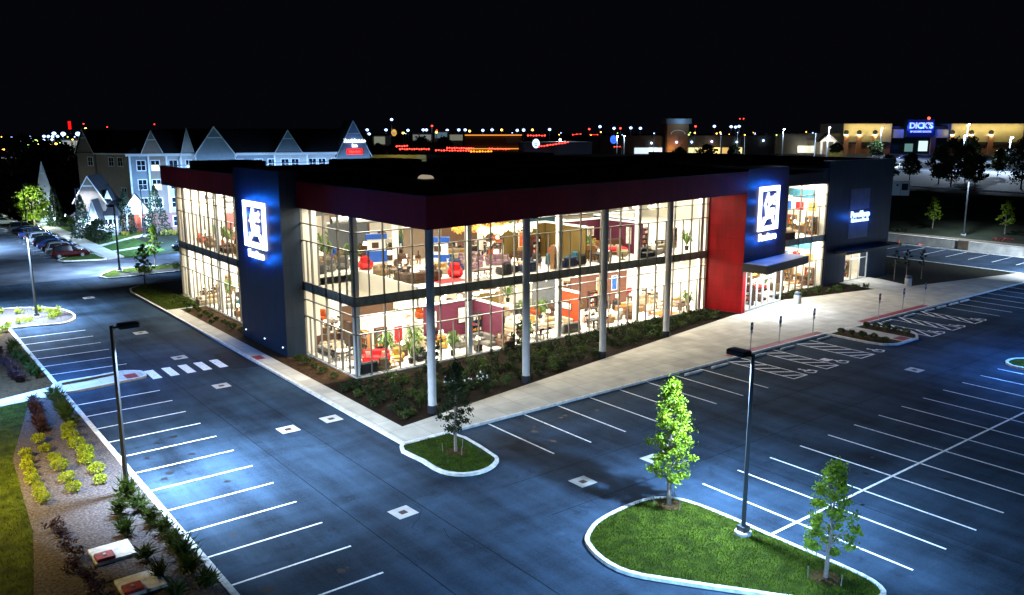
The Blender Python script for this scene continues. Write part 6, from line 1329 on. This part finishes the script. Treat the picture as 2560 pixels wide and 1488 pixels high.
for px, w, c in ((1612, 5, 0), (1636, 3, 0), (1735, 4, 1), (1770, 4.5, 2), (1785, 2.5, 1), (1820, 3, 2), (1842, 2, 1)):
    MB().box(XS(px) - w, XS(px) + w, -.3, -.02, .6, 3.2).build('lit_window', glow(('shop_white', 'shop_yellow', 'shop_amber')[c], ((.7, .85, 1), (1, .85, .4), (1, .6, .2))[c], (1.1, 1.3, .8)[c]), St.t)
for px, z, c in ((1625, 5.2, 0), (1682, 5.6, 1), (1725, 5.6, 0), (1775, 5.8, 1), (1838, 5.6, 0), (1905, 6.2, 0)):
    MB().ball((XS(px), -3.9 if 1660 < px < 1712 else -.7, z), .42, 6).build('wall_lamp', glow(('lamp_blue_white', 'lamp_violet')[c], ((.45, .7, 1), (.8, .6, 1))[c], 9), St.t)
point('wash', (XS(1668), -6, 2.5), 900, (1, .55, .2), .4, St.t); point('wash', (XS(1690), -7, 14.2), 500, (.4, .7, 1), .4, St.t); point('wash', (XS(1770), -4, 3), 400, (1, .85, .5), .4, St.t)
textmesh('lettering', 'ulta', 1.6, glow('ring_white', (.5, .75, 1), 4), St.t, (XS(1677), -3.2, 7.2), (R(90), 0, 0), .1, .05) if 0 else None
# round lit signs of the restaurants
def disc_sign(label, px, py, d, r, c):
    p = far(px, py, d); t = thing('round_sign', label, 'sign', p, YAW - math.pi / 2, 'round lit signs far off'); b = MB().tube((0, -.15, 0), (0, .15, 0), r, r, 20).build('disc', c, t); mk_ = MB(); mk_.box(-r * .45, r * .45, -.19, -.16, -r * .16, r * .02); mk_.box(-r * .3, r * .3, -.19, -.16, -r * .5, -r * .34); mk_.build('mark', mat('sign_dark_mark', (.05, .05, .06), .5), t); b.scale = (.8, 1, 1); g0 = terrain(p.x, p.y); MB().tube((0, .2, -r), (0, .2, g0 - p.z), .16, .16, 6).build('pole', M['dark_metal'], t); point('glow', (0, -1.6, 0), 160, (.05, .2, 1), .2, t); return t
disc_sign('oval white sign glowing blue above the red string lights', 1340, 359, 215, 1.15, glow('disc_white', (.55, .75, 1), 1.6)); disc_sign('round blue neon sign on a dark wall left of the arcade', 1534, 349, 330, 1.6, glow('disc_blue', (.05, .16, .8), 1.2)); disc_sign('round amber sign among the lights right of the hotel', 985, 332, 340, 1.35, glow('disc_amber', (.9, .42, .01), .8))
# restaurants with red string lights
def resto(label, px0, px1, py, d, h, c, lit=None):
    a_, b_ = far(px0, py, d), far(px1, py, d + 2); r = Bld('restaurant', label, (a_.x, a_.y), (b_.x, b_.y), 'restaurant'); r.wall(0, r.L, 0, 12, 0, h, c); MB().box(-.4, r.L + .4, -.4, 12.4, h, h + .35).build('roof', shingle, r.t)
    if lit: MB().box(r.L * .15, r.L * .85, -.15, -.01, .8, h * .6).build('lit_window', lit, r.t)
    return r
r1 = resto('low pale restaurant with a red beaded roof edge right of the hotel', 1008, 1040, 370, 205, 4.2, mat('resto_grey', (.45, .43, .40), .9), glow('lit_greyish', (.9, .95, 1), .8)); r2 = resto('wide low restaurant outlined by red string lights', 1098, 1260, 372, 212, 4.5, mat('resto_brown', (.25, .2, .16), .9), glow('lit_grey2', (.55, .6, .55), .18)); r3 = resto('large brown two-storey building with orange-lit edges', 1162, 1304, 350, 268, 9.5, mat('resto_dark', (.12, .075, .05), .9)); r4 = resto('dark block with red lights under its roof, behind the store roof', 1310, 1480, 352, 225, 7.5, mat('resto_dark2', (.035, .03, .03), .9))
MB().box(0, r3.L, -.6, -.41, 9.2, 9.5).build('edge_light', glow('edge_orange', (1, .35, .05), 1.2), r3.t); MB().box(0, r3.L, -.6, -.41, 5.0, 5.3).build('edge_light', glow('edge_orange', (1, .35, .05), 1.2), r3.t)
rb = glow('bulb_red', (1, .04, .025), 7); ro = glow('bulb_orange', (1, .30, .02), 2.5)
def beads(label, px0, py0, px1, py1, d, n, m=None, r=.17):
    b = MB(); p0, p1 = far(px0, py0, d), far(px1, py1, d); c0 = (p0 + p1) / 2
    n = int(n * .62)
    for i in range(n): q = p0.lerp(p1, i / (n - 1)) - c0; b.ball((q.x, q.y, q.z + .05 * math.sin(i * 2.1)), r * (1 if i % 3 else 1.25), 5)
    b.tube(p0 - c0, p1 - c0, .03, n=4); return tag(b.build('string_lights', m or rb, loc=c0), label, 'string lights', 'red string lights on the restaurants')
for i, a in enumerate(((1000, 373, 1072, 373, 204, 22), (1090, 376, 1172, 377, 211, 22), (1118, 370, 1184, 371, 210, 20), (1166, 386, 1256, 383, 209, 24), (1224, 372, 1272, 373, 209, 14), (1346, 367, 1420, 356, 214, 18), (1320, 339, 1362, 339, 224, 12), (992, 366, 1018, 365, 206, 9), (1432, 337, 1452, 335, 330, 6), (1476, 337, 1494, 337, 330, 4), (1536, 367, 1550, 367, 320, 4))):
    beads(('upper string of red lights on the low pale restaurant', 'longest red string along the wide low restaurant', 'red string just above the longest one', 'lowest red string on the wide low restaurant', 'short red string at the right end of the wide restaurant', 'slanting red string right of the oval sign', 'red string under the pale roof above the oval sign', 'small red string topping the low pale restaurant', 'far red string right of the oval sign', 'far short red string beside the dark wall', 'red lights under the round blue sign')[i], *a)
beads('orange string between two red strings on the wide restaurant', 1178, 379, 1228, 379, 210, 14, ro, .24); 
q = far(1000, 394, 190); tag(MB().box(-9, 7, -.3, .3, -1.2, .6).build('boundary_wall', mat('yellow_wall', (.42, .36, .14), .9), loc=(q.x, q.y, q.z), rot=(0, 0, YAW - math.pi / 2)), 'pale yellow wall just right of the hotel gable', 'wall'); point('wall_wash', (q.x - 3, q.y - 4, q.z + 3), 600, (1, .9, .4), .3)
# far lights: tall lamp posts on the horizon
FL = {}
def far_lamp(px, py, d, c, size, label):
    p = far(px, py, d); g0 = terrain(p.x, p.y); key = c
    m = dict(w=glow('far_white', (.35, .52, 1), 5), o=glow('far_orange', (1, .45, .06), 12), r=glow('far_red', (1, .03, .02), 10), g=glow('far_green', (.5, 1, .15), 5))[c]
    t = thing('distant_lamp', label, 'street lamp', (p.x, p.y, g0), 0, 'distant lamps on the horizon'); h = max(2.0, p.z - g0)
    MB().tube((0, 0, 0), (0, 0, h - size * .3), .14, .1, 5).build('pole', M['steel'], t); MB().ball((0, 0, h), size * .5, 7, sz=.8).build('lamp', m, t)
    return t
for px, py in ((918, 325), (923, 335), (965, 325), (1020, 326), (1058, 325), (1066, 325), (1118, 326), (1147, 325), (1163, 325), (1207, 326), (1230, 325), (1293, 326), (1309, 325), (1374, 324), (1500, 317), (1535, 321), (1577, 320), (1601, 321), (979, 299), (1828, 317), (1839, 318), (1848, 316), (1786, 316), (1309, 326)):
    far_lamp(px, py, 430, 'w', 1.5, 'small blue-white lamp on the horizon right of the hotel')
for px, py in ((1473, 323), (1551, 321), (1739, 316), (1080, 315), (1092, 327)): far_lamp(px, py, 430, 'r', 1.0, 'small red light on the horizon right of the hotel')
for px, py in ((1008, 333), (1091, 331), (1174, 328), (1254, 325), (1331, 325)): far_lamp(px, py, 400, 'o', 1.1, 'small orange street lamp on the horizon right of the hotel')
for px, py, s in ((28, 346, 1.8), (110, 341, 1.4), (121, 341, 1.3), (131, 342, 1.3), (144, 341, 1.4), (135, 334, 1.9), (158, 335, 2.2), (195, 335, 2.3), (108, 362, 1.0), (2, 354, 1.0), (54, 382, .7), (130, 349, 1.2), (110, 350, 1.2)): far_lamp(px, py, 340, 'w', s * .85, 'bright blue-white lamp on the far left horizon')
for px, py, s in ((17, 360, 1.2), (32, 361, 1.0), (57, 357, 1.4), (93, 361, 1.0), (140, 360, .9), (214, 322, .9), (8, 374, 1.0)): far_lamp(px, py, 330, 'o', s, 'orange lamp on the far left horizon')
for px, py, s in ((69, 358, 1.9), (89, 354, 1.8), (12, 362, 1.1)): far_lamp(px, py, 328, 'g', s, 'greenish lit foliage lamp on the far left horizon')
for px, py in ((209, 310), (268, 318), (386, 311), (1850, 297), (1859, 297)): far_lamp(px, py, 420, 'r', .55, 'faint red mast light over the rooftops')
tr = random.Random(77)
for i in range(64):
    px = tr.choice((tr.uniform(0, 200), tr.uniform(0, 200), tr.uniform(930, 1650), tr.uniform(1700, 2060))); far_lamp(px, tr.uniform(330, 338) if px > 300 else tr.uniform(340, 366), tr.uniform(330, 420), tr.choice('wwwoog'), tr.uniform(.35, .7), 'tiny town light on the far %s skyline' % ('left' if px < 300 else 'middle' if px < 1680 else 'right'))
p = far(174, 314, 330); t = thing('red_beacon', 'tall red lit pylon above the far left lamps', 'beacon', (p.x, p.y, terrain(p.x, p.y))); MB().tube((0, 0, 0), (0, 0, p.z - 6 - 1.4), .15, n=6).build('pole', M['dark_metal'], t); MB().cbox(-.45, .45, -.3, .3, p.z - 6 - 1.4, p.z - 6 + 1.6, .1).build('lit_panel', glow('beacon_red', (1, .005, .005), 2.2), t)
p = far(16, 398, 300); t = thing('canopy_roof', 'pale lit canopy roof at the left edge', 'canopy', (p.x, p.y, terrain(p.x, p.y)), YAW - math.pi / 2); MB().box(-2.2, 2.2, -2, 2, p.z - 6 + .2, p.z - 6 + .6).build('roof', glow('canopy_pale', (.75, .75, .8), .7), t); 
c_ = MB(); c_.box(-2.0, -1.7, -.2, .2, 0, p.z - 6 + .2); c_.box(1.7, 2.0, -.2, .2, 0, p.z - 6 + .2); c_.build('post', M['white'], t)
p = far(70, 406, 300); t = thing('lit_sign', 'small row of blue-white lit letters at the far left', 'sign', p, YAW - math.pi / 2); textmesh('lettering', 'NOODLES', 1.0, glow('lit_letters', (.4, .7, 1), 3), t, (0, 0, 0), (R(90), 0, 0), .05, .04) if 0 else MB().box(-2, 2, -.1, .1, -.35, .35).build('sign_box', glow('lit_letters', (.25, .5, 1), 1.6), t); MB().tube((0, .2, -.4), (0, .2, terrain(p.x, p.y) - p.z), .15, n=6).build('pole', M['dark_metal'], t)
# pale low buildings under the horizon lights
for i, (px0, px1, py, d, h, c, s) in enumerate(((930, 960, 336, 400, 5, (.5, .7, .75), .25), (1030, 1080, 338, 405, 6, (.6, .75, .8), .22), (1085, 1120, 336, 408, 7, (.25, .5, .7), .25), (1122, 1175, 337, 402, 6, (.6, .65, .5), .25), (152, 196, 346, 345, 4, (.7, .8, .7), .3), (932, 966, 352, 300, 6, (.75, .8, .6), .25))):
    a_, b_ = far(px0, py, d), far(px1, py, d); bl = Bld('distant_building', 'low pale lit building on the skyline, %s' % ('just right of the hotel sign', 'third of the skyline row', 'bluish one with a curved roof', 'rightmost of the skyline row', 'at the far left under bright lamps', 'behind trees beside the hotel gable')[i], (a_.x, a_.y), (b_.x, b_.y), 'building'); bl.wall(0, bl.L, 0, 12, 0, h + 3, mat('distant_wall', (.3, .3, .3), .9)); MB().box(.5, bl.L - .5, -.3, -.01, h, h + 2.6).build('lit_front', glow('lit_front_%d' % i, c, s), bl.t); MB().box(-.3, bl.L + .3, -.4, 12.3, h + 3, h + 3.4).build('roof', shingle, bl.t)
# upper-lot lamps that light the lot
for i, (px, py, d) in enumerate(((1959, 321, 330), (2073, 317, 335), (2204, 319, 330), (2420, 309, 300), (2412, 336, 235), (2527, 341, 225), (2070, 338, 250), (1543, 339, 300), (1561, 338, 300), (1400, 346, 240), (2235, 400, 215), (2330, 395, 260))):
    p = far(px, py, d); h = p.z - Z6
    if i < 10: lot_lamp(p.x, p.y, max(7, h), [YAW + math.pi], 'lamp post standing on the upper lot among the parked cars' if px > 1800 else 'far lamp post behind the store roof', 20000 if px > 1800 else 4000, z=Z6, group='lamp posts on the upper lot', r=.16, drop=.3, cut=False)
# trees and cars between
for i, (px, py, d, h, rad) in enumerate(((2272, 470, 190, 6.6, 2.6), (2345, 470, 176, 8.6, 2.6), (2376, 475, 170, 10.2, 4.4), (2410, 470, 186, 8.8, 3.4), (2436, 470, 164, 7.0, 2.6), (2552, 470, 162, 10.4, 4.6), (2492, 455, 205, 7.4, 2.0), (2215, 470, 180, 6.4, 2.8))):
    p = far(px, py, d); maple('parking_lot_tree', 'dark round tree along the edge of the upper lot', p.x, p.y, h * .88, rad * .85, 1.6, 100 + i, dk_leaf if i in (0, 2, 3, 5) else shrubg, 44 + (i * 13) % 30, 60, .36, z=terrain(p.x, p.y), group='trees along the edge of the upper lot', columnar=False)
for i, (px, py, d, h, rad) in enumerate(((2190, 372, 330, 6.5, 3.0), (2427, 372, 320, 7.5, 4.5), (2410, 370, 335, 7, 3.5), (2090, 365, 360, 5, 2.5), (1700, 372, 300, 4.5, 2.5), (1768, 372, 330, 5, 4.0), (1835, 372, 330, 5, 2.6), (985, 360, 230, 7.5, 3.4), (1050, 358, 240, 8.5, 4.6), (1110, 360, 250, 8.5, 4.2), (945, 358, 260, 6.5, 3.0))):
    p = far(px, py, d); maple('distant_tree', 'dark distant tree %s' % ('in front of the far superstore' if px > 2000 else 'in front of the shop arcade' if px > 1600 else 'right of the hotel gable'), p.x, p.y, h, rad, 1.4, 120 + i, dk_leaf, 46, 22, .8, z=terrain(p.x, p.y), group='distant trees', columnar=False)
for i, (px, py, d, rz) in enumerate(((2255, 418, 0, .4), (2155, 398, 0, 2.8), (2195, 388, 0, 0), (2262, 392, 0, .2), (2010, 396, 0, 2.9), (2060, 402, 0, 2.8), (2025, 408, 0, .3), (1920, 400, 0, 3.6))):
    p = at(px, py + 6, Z6); c = car(('suv', 'sedan')[i % 2], ('white', 'black', 'grey', 'blue', 'black', 'black', 'silver', 'black')[i], p.x, p.y, rz + YAW - math.pi / 2, ('white SUV nearest on the upper lot, over the small tree', 'black saloon alone on the upper lot past the end block', 'grey SUV near the superstore wall', 'dark blue saloon before the superstore entrance', 'black SUV left of the golden bushes on the upper lot', 'black saloon right beneath the golden bushes on the upper lot', 'silver SUV behind the store roof edge', 'black saloon with lit headlights behind the store roof')[i], 'cars on the upper lot', Z6 + .02)
hedge('golden bushes on the upper lot before the white portico', *at(2068, 392, Z6)[:2], *at(2112, 392, Z6)[:2], 2.0, 2.0, 95, MC['yellow_flowers']).location.z = Z6
p = at(2530, 408, Z6); t = thing('white_trailer', 'long white trailer with dark windows at the right edge of the upper lot', 'trailer', (p.x, p.y, Z6), YAW - math.pi / 2)
MB().cbox(-5, 8, -1.3, 1.3, .9, 4.2, .15).build('body', M['white'], t)
for x in (-4, -.5, 3, 6): MB().box(x - .9, x + .9, -1.34, -1.301, 2.3, 3.4).build('window', wdark, t)
for x in (0, 1.4):
    for s in (-1, 1): MB().tube((x, s * 1.0, .5), (x, s * 1.25, .5), .5, .5, 14).build('wheel', tyre, t)
point('trailer_light', (0, -5, 4), 700, (.7, .95, 1), .4, t) if 0 else None
p = at(2478, 396, Z6); 
# tree masses far left, dark
for i, (px, py, d, h, rad) in enumerate(((30, 450, 210, 9, 5), (75, 440, 220, 9, 6), (120, 440, 215, 8, 5), (165, 450, 205, 8, 5), (20, 500, 175, 7, 4))):
    p = far(px, py, d); maple('distant_tree', 'dark tree in the black belt left of the hotel', p.x, p.y, h, rad, 1.5, 140 + i, dk_leaf, 50, 22, .8, z=terrain(p.x, p.y), group='distant trees', columnar=False)

# ================================================================== LABELS: add what tells like things apart
ORD = 'first second third fourth fifth sixth seventh eighth ninth tenth eleventh twelfth thirteenth fourteenth fifteenth sixteenth seventeenth eighteenth nineteenth twentieth'.split()
TENS = {20: 'twenty', 30: 'thirty', 40: 'forty'}
def ordw(i):
    if i < 20: return ORD[i]
    return TENS[(i + 1) // 10 * 10] + ('-' + ORD[(i + 1) % 10 - 1] if (i + 1) % 10 else 'th') if (i + 1) % 10 else {30: 'thirtieth', 40: 'fortieth'}.get(i + 1, 'last')
groups = {}
seen = set()
for o in LABELLED:
    if o.name in seen or o.parent: continue
    seen.add(o.name); groups.setdefault(o['label'] if 'label' in o else '', []).append(o)
for lab, os_ in groups.items():
    if len(os_) < 2 or not lab: continue
    os_.sort(key=lambda o: to_px(o.location)[0]); n = len(os_)
    for i, o in enumerate(os_):
        o['label'] = '%s, %s' % (lab, ('the left one of two', 'the right one of two')[i] if n == 2 else 'leftmost' if i == 0 else 'rightmost' if i == n - 1 else ordw(i) + ' from left')
